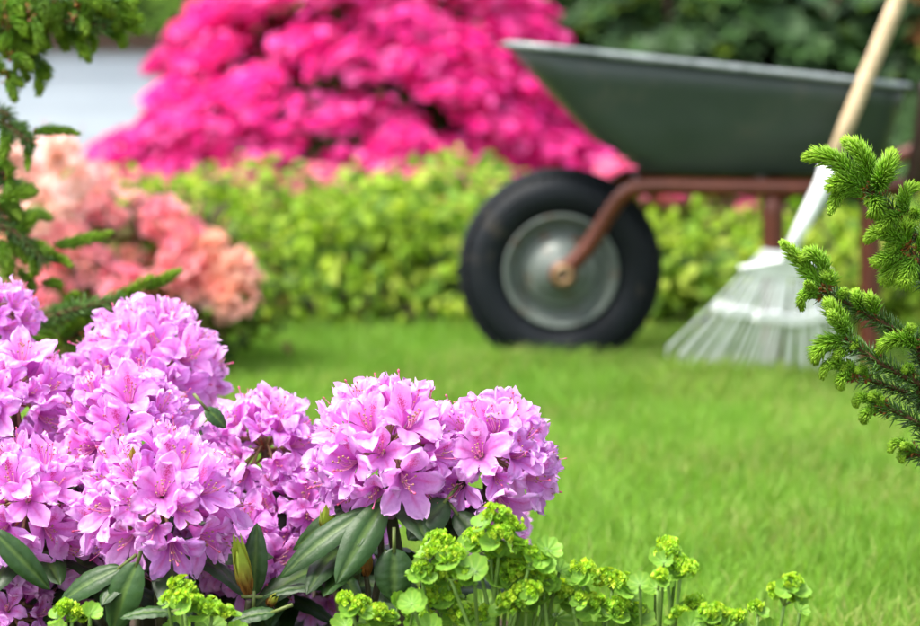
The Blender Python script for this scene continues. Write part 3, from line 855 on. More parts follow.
def filler(root, x, y, zs, side, dark):
    """the rest of the small tree round its trunk, out of the photograph's frame"""
    for z, az_, ln in zs:
        d = np.array([math.cos(az_), math.sin(az_), .15]); b = np.array([x, y, z])
        path = smooth_path(np.array([b, b + d * ln * .5 + [0, 0, .02], b + d * ln]), 30)
        mb = MB(); mb.add(*tube(path, np.linspace(.006, .002, 30), 7), col=(.085, .042, .02), mi=1)
        needles(path, int(ln * 1500), .014, 1.0, .8, .0013, (.022, .055, .014), (.045, .10, .018), False, mb, 0, .25)
        needles(smooth_path(np.array([b + d * ln, b + d * (ln + .05)]), 10), 150, .012, .9, .25, .0013, NEW0, NEW1, True, mb, 0)
        part(mb, "branch", [M['needle_old'], M['bark']], root)

RD = 1.5
rs = thing("young_spruce", "sharp young spruce with bright lime shoots reaching in from the right", "tree", (.80, 1.62, 0))
spruce_trunk(rs, .80, 1.62, 1.05, .022)
T = lambda z: (.79, 1.61, z)
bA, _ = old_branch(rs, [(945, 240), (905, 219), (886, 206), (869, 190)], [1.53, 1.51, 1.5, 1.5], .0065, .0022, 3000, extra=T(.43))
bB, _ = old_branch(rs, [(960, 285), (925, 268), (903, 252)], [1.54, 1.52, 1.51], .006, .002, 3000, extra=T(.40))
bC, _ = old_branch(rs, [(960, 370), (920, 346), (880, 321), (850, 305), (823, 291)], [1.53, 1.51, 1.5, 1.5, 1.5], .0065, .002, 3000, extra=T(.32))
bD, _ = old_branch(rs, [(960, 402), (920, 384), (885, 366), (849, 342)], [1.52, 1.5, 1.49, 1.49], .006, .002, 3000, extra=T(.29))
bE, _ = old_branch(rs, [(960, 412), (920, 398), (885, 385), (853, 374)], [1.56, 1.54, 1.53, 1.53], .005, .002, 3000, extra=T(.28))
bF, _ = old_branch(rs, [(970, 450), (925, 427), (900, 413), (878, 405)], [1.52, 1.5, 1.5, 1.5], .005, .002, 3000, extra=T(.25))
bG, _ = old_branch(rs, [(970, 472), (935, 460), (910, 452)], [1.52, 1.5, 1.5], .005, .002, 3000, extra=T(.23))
SH = {bA: [((866, 190), (836, 161), (806, 158), 25), ((870, 186), (863, 158), (842, 139), 27), ((877, 187), (885, 172), (894, 148), 30), ((862, 190), (845, 182), (829, 190), 24),
           ((864, 196), (842, 193), (830, 216), 15), ((872, 196), (876, 205), (871, 213), 20), ((906, 216), (906, 194), (923, 187), 16), ((911, 217), (914, 214), (912, 209), 12),
           ((901, 214), (888, 220), (877, 232), 17), ((880, 200), (873, 198), (866, 206), 12)],
      bB: [((905, 247), (885, 233), (864, 243), 20), ((908, 245), (905, 232), (910, 222), 26), ((903, 252), (886, 258), (875, 262), 18), ((908, 252), (895, 268), (884, 282), 28),
           ((915, 256), (908, 272), (905, 284), 24), ((918, 250), (925, 240), (928, 230), 22), ((903, 248), (895, 246), (890, 252), 16)],
      bC: [((822, 288), (802, 264), (782, 242), 19), ((825, 285), (818, 258), (797, 260), 19), ((826, 287), (828, 281), (825, 274), 20), ((819, 291), (812, 289), (806, 281), 13),
           ((821, 296), (805, 295), (802, 311), 12), ((862, 309), (858, 300), (856, 292), 14), ((874, 317), (872, 306), (868, 297), 20), ((838, 299), (842, 294), (846, 290), 10),
           ((905, 337), (909, 331), (912, 326), 11)],
      bD: [((849, 338), (838, 318), (826, 300), 27), ((848, 336), (838, 322), (830, 312), 13), ((846, 342), (826, 345), (815, 363), 25), ((850, 347), (842, 351), (835, 358), 13),
           ((853, 345), (855, 343), (852, 349), 12), ((918, 345), (896, 340), (878, 352), 18), ((880, 362), (878, 366), (881, 371), 9), ((912, 372), (908, 368), (904, 372), 10)],
      bE: [((852, 372), (832, 364), (822, 379), 13), ((856, 373), (848, 366), (842, 372), 12), ((853, 377), (842, 378), (842, 391), 13), ((866, 378), (862, 370), (857, 372), 9)],
      bF: [((876, 404), (862, 398), (856, 408), 12), ((882, 405), (876, 397), (870, 398), 11), ((876, 409), (867, 413), (864, 423), 12), ((886, 409), (880, 402), (884, 398), 8)],
      bG: [((910, 450), (898, 443), (890, 452), 11), ((911, 454), (904, 454), (902, 463), 10), ((914, 451), (908, 446), (902, 447), 8)]}
for b, lst in SH.items():
    for (p0, p1, p2, w) in lst: shoot(b, p0, p1, p2, w, RD)
filler(rs, .80, 1.62, [(.18, .3, .25), (.3, 1.2, .28), (.42, -.5, .25), (.55, 2.2, .24), (.62, .6, .22), (.7, -1.2, .2), (.78, 1.8, .16), (.85, .2, .14), (.9, 3.6, .12), (.5, 4.4, .2), (.34, 5.2, .24)], 1, 1)

LD = 1.95
ls = thing("left_spruce", "darker blurred spruce hanging down the left edge before the salmon azalea", "tree", (-.98, 2.05, 0))
spruce_trunk(ls, -.98, 2.05, 1.3, .03)
T = lambda z: (-.97, 2.04, z)
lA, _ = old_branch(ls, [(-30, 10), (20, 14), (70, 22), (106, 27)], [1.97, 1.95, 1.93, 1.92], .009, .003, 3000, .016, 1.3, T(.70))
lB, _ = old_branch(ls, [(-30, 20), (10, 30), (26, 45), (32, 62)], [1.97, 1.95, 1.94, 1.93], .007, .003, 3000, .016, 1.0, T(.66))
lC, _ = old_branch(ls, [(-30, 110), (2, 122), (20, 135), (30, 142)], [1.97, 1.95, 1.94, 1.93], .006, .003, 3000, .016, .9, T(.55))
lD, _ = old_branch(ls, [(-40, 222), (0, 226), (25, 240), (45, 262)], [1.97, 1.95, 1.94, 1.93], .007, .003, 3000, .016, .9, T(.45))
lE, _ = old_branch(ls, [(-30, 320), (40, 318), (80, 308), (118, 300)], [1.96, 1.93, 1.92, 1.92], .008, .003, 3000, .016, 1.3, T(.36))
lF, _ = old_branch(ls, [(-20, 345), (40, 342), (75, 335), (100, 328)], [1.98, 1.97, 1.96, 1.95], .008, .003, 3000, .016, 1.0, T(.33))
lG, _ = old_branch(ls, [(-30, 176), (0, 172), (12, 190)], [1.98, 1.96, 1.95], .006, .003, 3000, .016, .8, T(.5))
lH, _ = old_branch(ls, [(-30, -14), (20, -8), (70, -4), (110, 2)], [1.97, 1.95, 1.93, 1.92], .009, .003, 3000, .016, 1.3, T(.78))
SH = {lA: [((104, 26), (122, 18), (143, 21), 20), ((106, 28), (124, 24), (141, 33), 18), ((104, 30), (116, 34), (123, 47), 16), ((70, 30), (80, 44), (90, 62), 17), ((62, 26), (64, 38), (66, 48), 14),
           ((50, 22), (54, 12), (66, 6), 18), ((78, 20), (84, 10), (82, -4), 18), ((24, 14), (14, 6), (-4, 6), 20), ((40, 16), (32, 8), (26, 2), 16)],
      lB: [((20, 28), (32, 34), (47, 46), 22), ((14, 32), (8, 40), (2, 50), 18), ((28, 50), (38, 48), (45, 44), 16), ((30, 60), (40, 72), (37, 100), 16), ((32, 56), (44, 68), (46, 78), 14),
           ((4, 70), (14, 78), (24, 86), 13), ((6, 80), (12, 90), (15, 102), 11)],
      lC: [((8, 124), (22, 132), (33, 152), 17), ((34, 133), (56, 130), (80, 134), 11), ((2, 124), (6, 140), (2, 160), 16), ((24, 138), (28, 150), (27, 172), 10)],
      lD: [((-6, 206), (14, 196), (35, 194), 19), ((14, 234), (26, 226), (36, 212), 14), ((55, 245), (84, 240), (113, 232), 14), ((26, 242), (40, 248), (52, 254), 16), ((44, 260), (58, 258), (72, 266), 11),
           ((10, 232), (16, 246), (28, 262), 18), ((30, 250), (34, 262), (32, 278), 14), ((0, 240), (6, 258), (10, 276), 18), ((44, 284), (54, 282), (62, 287), 9)],
      lE: [((108, 304), (130, 292), (152, 276), 15), ((146, 288), (162, 280), (181, 270), 13), ((60, 312), (70, 300), (78, 294), 12), ((84, 310), (90, 318), (98, 324), 14), ((112, 302), (122, 306), (134, 304), 14), ((20, 318), (24, 334), (36, 352), 16), ((0, 310), (8, 322), (14, 336), 16)],
      lF: [((60, 338), (74, 326), (84, 322), 14), ((70, 338), (80, 350), (92, 356), 14), ((30, 342), (40, 356), (52, 368), 16), ((96, 330), (104, 336), (112, 346), 12)],
      lG: [((6, 176), (10, 186), (8, 196), 12), ((-6, 172), (4, 166), (10, 176), 14)],
      lH: [((108, 0), (122, 2), (136, 10), 14), ((60, -4), (62, 8), (52, 16), 18), ((100, 0), (102, 8), (98, 14), 14), ((20, -8), (10, -2), (-4, 0), 18), ((36, -6), (40, 4), (36, 12), 18), ((128, -10), (134, -2), (136, 4), 10)]}
for b, lst in SH.items():
    for (p0, p1, p2, w) in lst: shoot(b, p0, p1, p2, w * 1.15, LD, .85, .02, .5)  # young shoots scaled to a deeper green than on the right spruce
for k in range(46):                                                  # the crowded shoots of the upper left boughs
    b = (lA, lH, lB, lA)[k % 4]; x, y = random.uniform(-14, 104), random.uniform(-6, 24)
    if k % 4 == 2: x, y = random.uniform(-14, 30), random.uniform(20, 60)
    a = random.uniform(-.3, 1.7); l = random.uniform(22, 36)
    shoot(b, (x, y), (x + l * .5 * math.cos(a), y + l * .5 * math.sin(a)), (x + l * math.cos(a + .3), y + l * math.sin(a + .3)), random.uniform(12, 16), 1.93 + random.uniform(-.03, .05), random.uniform(.6, 1.05), .02, .6)
for k in range(16):
    b = (lD, lE, lF, lC)[k % 4]; x, y = random.uniform(-10, 30), random.uniform(180, 340)
    if k % 4 in (1, 2): x, y = random.uniform(20, 110), random.uniform(308, 352)
    a = random.uniform(-.7, .9); l = random.uniform(22, 36)
    shoot(b, (x, y), (x + l * .5 * math.cos(a), y + l * .5 * math.sin(a)), (x + l * math.cos(a + .3), y + l * math.sin(a + .3)), random.uniform(11, 15), 1.95 + random.uniform(-.03, .05), random.uniform(.6, 1.0), .02, .6)
filler(ls, -.98, 2.05, [(.2, 2.8, .3), (.35, 3.6, .3), (.5, 2.2, .28), (.62, 4.0, .25), (.75, 1.6, .24), (.85, 3.0, .2), (.95, .6, .2), (1.05, 4.8, .16), (1.15, 2.4, .12), (.9, 5.6, .2)], -1, 1)

# ------------------------------------------------------------------ rhododendron
def floret_mesh(seed):
    r = np.random.default_rng(seed); mb = MB()
    nu, nv = 9, 13
    s = np.concatenate([np.linspace(0, .45, 5), np.linspace(.55, 1, 8)])
    u = np.linspace(-1, 1, nu)
    for k in range(5):
        a0 = math.pi / 2 + 2 * math.pi * k / 5 + r.normal(0, .05)
        Ls = r.uniform(.84, 1.14); curl = r.uniform(-.007, .014); ph = r.uniform(0, 6.28); tw = r.normal(0, .12); amp = r.uniform(.003, .0068)
        rad = np.interp(s, [0, .2, .4, .6, .8, 1], [.0022, .0045, .0095, .0175, .0255, .0325]) * (1 + (Ls - 1) * s)
        zz = np.interp(s, [0, .2, .4, .6, .8, 1], [0, .0105, .0205, .0275, .0315, .033]) - curl * np.clip((s - .6) / .4, 0, 1) ** 2
        q = np.clip((s - .40) / .60, 0, 1)
        half = .64 * np.clip(1 - q ** 2.4, 0, 1) ** .66 * (1 - .12 * q) * (1 + .05 * np.sin(q * 17 + ph)); half[-1] = .06
        U, S_ = np.meshgrid(u, s, indexing='ij')
        th = a0 + U * half[None, :] + tw * q[None, :] * .3
        edge = np.abs(U) * q[None, :]
        R_ = rad[None, :] * (1 - .06 * U ** 2 * q[None, :])
        Z_ = zz[None, :] + amp * np.sin(U * 9 + ph + S_ * 9) * edge + .0007 * np.sin(S_ * 31 + U * 5 + ph) * q[None, :] + .0030 * (U ** 2) * q[None, :] * (1 if k % 2 else .4) + r.normal(0, .0002, U.shape) * q[None, :] - (k % 2) * .0006 * q[None, :]
        Z_ = Z_ - .0018 * np.exp(-(U / .22) ** 2) * q[None, :]          # midrib groove
        V = np.stack([R_ * np.cos(th), R_ * np.sin(th), Z_], 2).reshape(-1, 3)
        midrib = .72 * np.exp(-(U / .16) ** 2) * np.exp(-((S_ - .55) / .22) ** 2)
        flare = (np.exp(-(U / .42) ** 2) * np.exp(-((S_ - .56) / .17) ** 2)) * (1.25 if k == 0 else (.22 if k in (1, 4) else .0))
        C = np.stack([np.clip(midrib, 0, 1), np.clip(flare, 0, 1), np.clip(S_ * (.9 + .1 * np.abs(U)), 0, 1)], 2).reshape(-1, 3)
        mb.add(V, grid_faces(nu, nv), C, 0)
    for k in range(9):                                                 # stamens and the longer style
        a = r.uniform(0, 6.28); ln = r.uniform(.026, .037) if k else .043
        o = np.array([math.cos(a), math.sin(a), 0]) * r.uniform(.002, .007)
        P = smooth_path(np.array([[0, 0, .004], o * .6 + [0, -.002, ln * .6], o + [0, .002 + r.uniform(-.002, .004), ln]]), 6)
        mb.add(*tube(P, .00042 if k else .0006, 4, False), col=(.85, .42, .64) if k else (.78, .22, .44), mi=1)
        v, f = ico(.0011 if k else .0013, 1); mb.add(v * [1, 1, 1.5] + P[-1], f, (.40, .20, .14) if k else (.66, .10, .22), 1)
    return mb.build("floret", [M['petal'], M['stamen']])
FLORETS = []
for k in range(9):
    o = floret_mesh(100 + k); FLORETS.append(o.data); bpy.data.objects.remove(o)

rh = thing("rhododendron_bush", "rhododendron with domed lilac pink flower trusses and leathery dark green leaves", "shrub", (-.25, 1.6, 0))
RB = np.array([-.25, 1.6, 0])

def rleaf(base, tip, nrm, wid, fold=.25, arch=.12, tone=1.0):
    """leathery leaf from base to tip, upper side along nrm"""
    base, tip = np.asarray(base, float), np.asarray(tip, float); ln = np.linalg.norm(tip - base)
    y = unit(tip - base); nrm = np.asarray(nrm, float); z = unit(nrm - y * (nrm @ y)); x = np.cross(y, z)
    nu, nv = 9, 15; u = np.linspace(-1, 1, nu); v = np.linspace(0, 1, nv)
    w = np.sin(np.pi * np.clip(v * .93 + .05, 0, 1) ** .92) ** .75; w[0] = .05; w[-1] = .04
    U, Vv = np.meshgrid(u, v, indexing='ij')
    X = U * w[None] * wid / 2; Y = Vv * ln
    Z = fold * np.abs(X) * .8 - np.abs(U) ** 3 * w[None] * wid * .16 + arch * ln * (np.sin(np.pi * Vv)) - .0012 * np.exp(-(U / .12) ** 2) + .0006 * np.sin(Vv * 34 + np.abs(U) * 4) * (np.abs(U) > .1)
    P = base + X[..., None] * x + Y[..., None] * y + Z[..., None] * z
    g = np.array([.015, .045, .008]) * tone; pal = np.array([.075, .13, .022]) * tone
    m = np.exp(-(U / .055) ** 2)[..., None] * .6 + (.10 * (np.sin(Vv * 40 - np.abs(U) * 9) > .8) * (np.abs(U) < .9))[..., None]
    return P.reshape(-1, 3), grid_faces(nu, nv), (g * (1 - m) + pal * m).reshape(-1, 3)

def rstem(path, r0, r1, col=(.055, .06, .022)):
    mb = MB(); mb.add(*tube(smooth_path(path, 14), np.linspace(r0, r1, 14), 9), col=col); return mb

def truss(px, py, D, rpx, nfl=17, seed=0, low=-.35, stem=True, lean=(0, -.12, 1)):
    """a domed truss centred at an image point; rpx its radius in photo pixels"""
    r = np.random.default_rng(seed); C = at(px, py, D); R = rpx * D / FPX; sc = R / .066
    B = C - np.array([0, 0, .016 * sc])
    mb = MB()
    ped = []; nfl = int(nfl * 1.65)
    ax = unit(np.asarray(lean, float)); Fr = frames([ax])[0]
    for k in range(nfl):
        zz = 1 - (k + .35) / nfl * (1 - low); a = k * gold + seed
        rr = math.sqrt(max(0, 1 - zz * zz)); d = unit(Fr @ np.array([rr * math.cos(a), rr * math.sin(a), zz]) + r.normal(0, .09, 3))
        ped.append(d)
    stem_p = [B - np.array([0, 0, .03]) * sc, B, B + ax * .012 * sc]
    mb.add(*tube(np.array(stem_p), [.0036, .004, .002], 8), col=(.10, .10, .03))
    for d in ped:
        p0 = B + ax * r.uniform(-.004, .014) * sc
        mb.add(*tube(smooth_path(np.array([p0, p0 + d * .014 * sc + [0, 0, .003], B + d * .034 * sc]), 6), [.0011, .0011, .0012, .0013, .0016, .0024], 5), col=(.22, .17, .06))
    n = 14; Dv = unit(r.normal(0, 1, (n, 3)) + [0, 0, .2])
    mb.inst(NEEDLE, frames(Dv), np.repeat(B[None], n, 0) + Dv * .006, np.stack([r.uniform(.003, .005, n), np.full(n, .001), r.uniform(.012, .024, n)], 1), pick([(.28, .10, .03), (.20, .10, .03), (.34, .17, .06)], n))
    t = part(mb, "flower_truss", M['stem'], rh)
    for d in ped:
        o = bpy.data.objects.new("floret", FLORETS[r.integers(len(FLORETS))])
        COL.objects.link(o); o.parent = t
        dd = unit(d + np.array([0, -.10, -.05])); F3 = frames([dd], roll=np.array([r.normal(0, .45)]))[0]; op = r.choice([.62, .85, 1.0, 1.0, 1.08])
        m4 = Matrix([[*F3[0], 0], [*F3[1], 0], [*F3[2], 0], [0, 0, 0, 1]])
        m4.translation = Vector(B + d * r.uniform(.032, .040) * sc - RB)
        o.matrix_local = m4 @ Matrix.Diagonal((*(np.array([op, op, 1.12 - .12 * op]) * sc * r.uniform(.80, .99)), 1))
    if stem:
        g0 = np.array([C[0] * .75 - .06 + r.normal(0, .02), D + .10, 0])
        path = np.array([g0, (g0 + B) / 2 + [r.normal(0, .012), .01, .01], B - [0, 0, .028 * sc]])
        part(rstem(path, .0075, .0042), "stem", M['stem'], rh)
        # a ruff of leaves below the flowers
        nl = 6
        for k in range(nl):
            a = 2 * math.pi * k / nl + r.uniform(-.3, .3); d = np.array([math.cos(a), math.sin(a), r.uniform(-.75, -.15)]); d = unit(d)
            b0 = B - [0, 0, .030 * sc + r.uniform(0, .01)]; ln = r.uniform(.075, .10)
            if (b0 + d * ln)[0] / (b0 + d * ln)[1] * FPX > 70: continue
            P, F, c = rleaf(b0 + d * .008, b0 + d * ln, np.array([0, 0, 1.0]) + d * .3, r.uniform(.028, .036), tone=r.uniform(.75, 1.15))
            mb = MB(); mb.add(P, F, c); mb.add(*tube(np.array([b0, b0 + d * .009]), .0014, 6), col=(.12, .16, .04)); part(mb, "leaf", M['rleaf'], rh)
    return B

TR = [(388, 437, 1.50, 76, 20), (487, 448, 1.51, 68, 18), (162, 490, 1.46, 76, 20), (28, 492, 1.50, 72, 18), (265, 440, 1.62, 60, 17), (148, 356, 1.70, 72, 20),
      (128, 420, 1.58, 68, 18), (14, 388, 1.60, 62, 17), (-4, 312, 1.70, 40, 14), (300, 500, 1.60, 56, 16), (255, 545, 1.58, 62, 17), (96, 528, 1.56, 58, 16),
      (10, 610, 1.52, 52, 14), (205, 548, 1.66, 52, 14), (320, 580, 1.68, 44, 12), (490, 520, 1.72, 40, 10), (60, 440, 1.66, 50, 14), (232, 505, 1.68, 52, 14), (80, 395, 1.72, 48, 13), (50, 565, 1.60, 50, 13), (350, 515, 1.66, 46, 12),
      (-75, 400, 1.62, 66, 14), (-80, 520, 1.52, 70, 14), (-150, 455, 1.60, 66, 14), (-160, 570, 1.50, 62, 12)]
for i, (px, py, D, rp, nf) in enumerate(TR):
    truss(px, py, D, rp, nf, seed=i * 3 + 1, low=-.55 if i < 4 else -.4, stem=i not in (8, 12))

def hero(b, t, wpx, D, nrm, tone=1.0, db=0, dt=0, arch=.08):
    base, tip = at(b[0], b[1], D + db), at(t[0], t[1], D + dt)
    P, F, c = rleaf(base, tip, nrm, wpx * D / FPX, arch=arch, tone=tone)
    mb = MB(); mb.add(P, F, c)
    d = unit(tip - base); mb.add(*tube(np.array([base - d * .014 + [0, 0, .003], base + d * .004]), .0016, 7), col=(.13, .17, .045))
    part(mb, "leaf", M['rleaf'], rh)
HN = (-.15, -.75, .65)
hero((254, 596), (257, 523), 27, 1.43, (-.2, -1, .1), .8, 0, .01, .03)
hero((372, 508), (280, 578), 30, 1.45, HN, 1.1, 0, -.02)
hero((366, 500), (293, 550), 26, 1.49, HN, .95)
hero((384, 502), (336, 584), 37, 1.43, (.15, -.8, .6), 1.15, .02, -.02)
hero((394, 548), (394, 603), 42, 1.42, (.05, -.9, .45), 1.05, .01, 0, .04)
hero((447, 500), (408, 540), 38, 1.44, (-.1, -.85, .5), .8, .02, 0)
hero((455, 512), (490, 552), 32, 1.44, (.3, -.8, .4), .75, .02, 0)
hero((258, 598), (342, 588), 16, 1.43, (0, -.35, 1), 1.0)
hero((276, 612), (230, 622), 22, 1.40, (0, -.5, 1), 1.2)
hero((-8, 530), (50, 590), 27, 1.40, (-.2, -.7, .7), 1.15)
hero((122, 567), (58, 605), 30, 1.41, (-.1, -.7, .75), 1.2)
hero((138, 562), (112, 634), 40, 1.40, (-.1, -.8, .6), 1.3)
hero((176, 612), (120, 618), 20, 1.38, (0, -.4, 1), 1.3)
hero((205, 408), (226, 428), 20, 1.58, (.2, -.6, .8), 1.3)
for k in range(46):                                                  # leaves deeper in the bush
    px, py = random.uniform(-20, 520), random.uniform(545, 680); D = random.uniform(1.5, 1.75)
    if px > 420 and py < 560: continue
    a = random.uniform(0, 6.28); d = np.array([math.cos(a), math.sin(a) * .7, random.uniform(-.5, .2)]); b0 = at(px, py, D)
    P, F, c = rleaf(b0, b0 + unit(d) * random.uniform(.07, .1), (random.uniform(-.3, .3), -.5, 1), random.uniform(.028, .036), tone=random.uniform(.7, 1.1))
    mb = MB(); mb.add(P, F, c); part(mb, "leaf", M['rleaf'], rh)

def leaf_bud(b, t, wpx, D, warm=.3):
    base, tip = at(b[0], b[1], D), at(t[0], t[1], D - .01); ln = np.linalg.norm(tip - base); y = unit(tip - base); w = wpx * D / FPX / 2
    mb = MB(); n = 7
    for k in range(n):
        a = 2 * math.pi * k / n; side = unit(np.cross(y, [math.cos(a), math.sin(a), .3])); sc = random.uniform(.7, 1.05)
        P = smooth_path(np.array([base, base + y * ln * .45 * sc + side * w * .75, tip * sc + base * (1 - sc) + side * w * (.35 if k % 2 else .7)]), 8)
        ww = w * np.array([.5, .8, .9, .85, .7, .5, .3, .05]); x = unit(np.cross(y, side))
        V = np.concatenate([P - x * ww[:, None], P + side * (ww * .3)[:, None], P + x * ww[:, None]]); i = np.arange(7)
        c0, c1 = np.array([.30, .13, .03]), np.array([.27, .36, .04]); tt = np.clip((np.linspace(0, 1, 8) - warm * .5) * 2, 0, 1)[:, None]
        mb.add(V, [np.stack([i, 8 + i, 9 + i, i + 1], 1), np.stack([8 + i, 16 + i, 17 + i, 9 + i], 1)], np.tile(c0 * (1 - tt) + c1 * tt, (3, 1)))
    part(mb, "leaf_bud", M['bract'], rh)
leaf_bud((248, 594), (236, 537), 17, 1.42, .5)
leaf_bud((328, 530), (326, 504), 16, 1.48, .1)
leaf_bud((366, 576), (368, 541), 12, 1.46, .9)
leaf_bud((405, 503), (408, 488), 20, 1.50, .1)
leaf_bud((268, 605), (278, 594), 10, 1.43, .9)
leaf_bud((130, 478), (133, 446), 12, 1.44, 1.4)
for (pp, Dd, r0) in (([(408, 640), (398, 560), (389, 505), (386, 480)], 1.475, .0062), ([(415, 640), (432, 580), (452, 512), (462, 480)], 1.48, .0062), ([(366, 640), (380, 570), (380, 512)], 1.50, .0035),
                     ([(245, 640), (249, 600)], 1.43, .004), ([(358, 640), (368, 600), (366, 575)], 1.46, .003), ([(345, 640), (334, 580), (328, 528)], 1.52, .003)):
    part(rstem(np.array([at(x, y, Dd) for x, y in pp]), r0, r0 * .75, (.045, .042, .018)), "stem", M['stem'], rh)

# ------------------------------------------------------------------ lady's mantle along the bottom edge
def mantle_leaf(c, nrm, dia, cup=.25, spin=0.0, tone=1.0, lobes=9):
    nr, na = 7, lobes * 8; V = [[0, 0, 0]]; C = []
    a = np.linspace(-math.pi * .93, math.pi * .93, na)
    rr = np.linspace(0, 1, nr)[1:]
    lob = .86 + .14 * np.abs(np.cos(lobes * .5 * (a / (math.pi * .93)) * math.pi)) ** .6
    tooth = 1 + .025 * np.sign(np.sin(a * lobes * 4.0))
    lob = lob * np.where(np.abs(a) > 2.5, 1 - .25 * (np.abs(a) - 2.5), 1)
    P = []
    for q in rr:
        rad = q * dia / 2 * (1 + (lob * tooth - 1) * q ** 2)
        pleat = .045 * dia * q * np.cos(lobes * (a / (math.pi * .93)) * math.pi)
        z = cup * dia * q ** 2 * .5 + pleat * .55 + .03 * dia * np.sin(a * 2 + spin) * q
        P.append(np.stack([rad * np.sin(a), rad * np.cos(a), z], 1))
    P = np.array(P); Vv = np.vstack([[[0, 0, 0]], P.reshape(-1, 3)])
    i, j = np.meshgrid(np.arange(nr - 2), np.arange(na - 1), indexing='ij'); i, j = i.ravel(), j.ravel()
    F = [np.stack([1 + i * na + j, 1 + i * na + j + 1, 1 + (i + 1) * na + j + 1, 1 + (i + 1) * na + j], 1), np.stack([np.zeros(na - 1, int), 1 + np.arange(na - 1) + 1, 1 + np.arange(na - 1)], 1)]
    R = frames([nrm], roll=np.array([spin]))[0]
    g0, g1 = np.array([.12, .27, .03]) * tone, np.array([.19, .36, .035]) * tone
    ridge = (.5 + .5 * np.cos(lobes * (a / (math.pi * .93)) * math.pi + math.pi))
    cols = np.array([[g0 * (1 - q * .6) + g1 * q * .6 + (np.array([.08, .08, .02]) * (k_ ** 6)) for k_ in ridge] for q in rr]).reshape(-1, 3)
    return Vv @ R.T + c, F, np.vstack([[g1], cols])

def bud_tpl():
    """a tiny starry cup of eight points"""
    V = [[0, 0, 0]]
    for k in range(8):
        a = 2 * math.pi * k / 8; V.append([.5 * math.cos(a), .5 * math.sin(a), .3])
    for k in range(8):
        a = 2 * math.pi * k / 8; r = 1.0 if k % 2 == 0 else .62; V.append([r * math.cos(a), r * math.sin(a), .62 if k % 2 == 0 else .75])
    F = [np.array([[0, 1 + k, 1 + (k + 1) % 8] for k in range(8)]), np.array([[1 + k, 9 + k, 9 + (k + 1) % 8, 1 + (k + 1) % 8] for k in range(8)])]
    V = np.array(V, float); n = len(V)
    v, f = ico(.42, 1); return np.vstack([V, v + [0, 0, .35]]), [np.vstack([F[0], f[0] + n]), F[1]]
BUD = bud_tpl()

def drop(parent, p, r):
    v, f = ico(r, 3); mb = MB(); mb.add(v * [1, 1, .8] + p, f); part(mb, "water_drop", M['water'], parent)
m, nt, out = new_mat("water"); p = N(nt, "ShaderNodeBsdfPrincipled"); p.inputs["Base Color"].default_value = (1, 1, 1, 1); p.inputs["Roughness"].default_value = .02
p.inputs["Transmission Weight"].default_value = 1; p.inputs["IOR"].default_value = 1.33; nt.links.new(p.outputs[0], out.inputs[0]); M['water'] = m

def flower_stem(root, px, py, D, heads, r, hgt=None):
    """a stem up to (px, py) with flower heads (dx, dy, size px) on short stalks and a leafy bract below each"""
    top = at(px, py, D); g0 = np.array([root.location[0] + r.normal(0, .012), root.location[1] + r.normal(0, .01), 0.0])
    path = smooth_path(np.array([g0, g0 * .35 + top * .65 + [r.normal(0, .006), 0, .0], top]), 12); path = path[::1]
    mb = MB(); mb.add(*tube(path, np.linspace(.0022, .0014, 12), 7), col=(.16, .28, .05))
    hp = []
    for dx, dy, s in heads:
        c = at(px + dx, py + dy, D + r.normal(0, .006)); hp.append((c, s * D / FPX))
        mb.add(*tube(smooth_path(np.array([path[-1], path[-1] * .5 + c * .5 + [0, 0, -.001], c]), 5), .0011, 6), col=(.18, .30, .05))
    st = part(mb, "flower_stem", M['stem'], root)
    for c, s in hp:
        n = max(24, int(62 * (s / .022))); v = unit(r.normal(0, 1, (n, 3)) + [0, -.1, .35]); v[:, 2] = v[:, 2] * .75
        k3 = max(3, int(n / 6)); cen = unit(r.normal(0, 1, (k3, 3)) + [0, 0, .35]) * s * .28 * np.array([1, 1, .7])
        P = c + cen[r.integers(0, k3, n)] + v * s * .24
        mb = MB(); cc = np.array([[.33, .58, .03], [.40, .62, .035], [.28, .52, .04], [.47, .64, .04]])[r.integers(0, 4, n)] * r.uniform(.85, 1.15, (n, 1))
        mb.inst(BUD, frames(unit(v + r.normal(0, .25, v.shape))), P, r.uniform(.8, 1.25, n) * .0031, cc)
        for q in cen: mb.add(*tube(np.array([c - [0, 0, s * .12], c + q]), .0007, 5, False), col=(.2, .33, .04))
        part(mb, "flower_head", M['mflower'], st)
        for j in range(3):
            a = r.uniform(0, 6.28); nr = unit(np.array([math.cos(a) * .7, math.sin(a) * .7 - .25, 1.0]))
            mb = MB(); mb.add(*mantle_leaf(c - [0, 0, s * .30] + np.array([math.cos(a), math.sin(a), 0]) * s * .35, nr, s * r.uniform(.8, 1.25), .45, r.uniform(0, 6), r.uniform(1.0, 1.25), 5)); part(mb, "bract", M['mleaf'], st)
    return st

def mleaf(root, px, py, D, dpx, nrm, tone=1.0, wet=False, spin=0.0):
    c = at(px, py, D); mb = MB(); mb.add(*mantle_leaf(c, nrm, dpx * .70 * D / FPX, random.uniform(.3, .75), spin, tone, random.choice((7, 8, 9))))
    g0 = np.array([root.location[0], root.location[1], 0.0])
    mb.add(*tube(smooth_path(np.array([g0, g0 * .4 + c * .6 + [0, .01, -.01], c]), 10), .0014, 6), col=(.15, .26, .05))
    o = part(mb, "leaf", M['mleaf'], root)
    if wet:
        for _ in range(2): drop(o, c + unit(nrm) * .0016 + np.cross(unit(nrm), unit(RNG.normal(0, 1, 3))) * .0028, random.uniform(.0013, .0022))
    return o

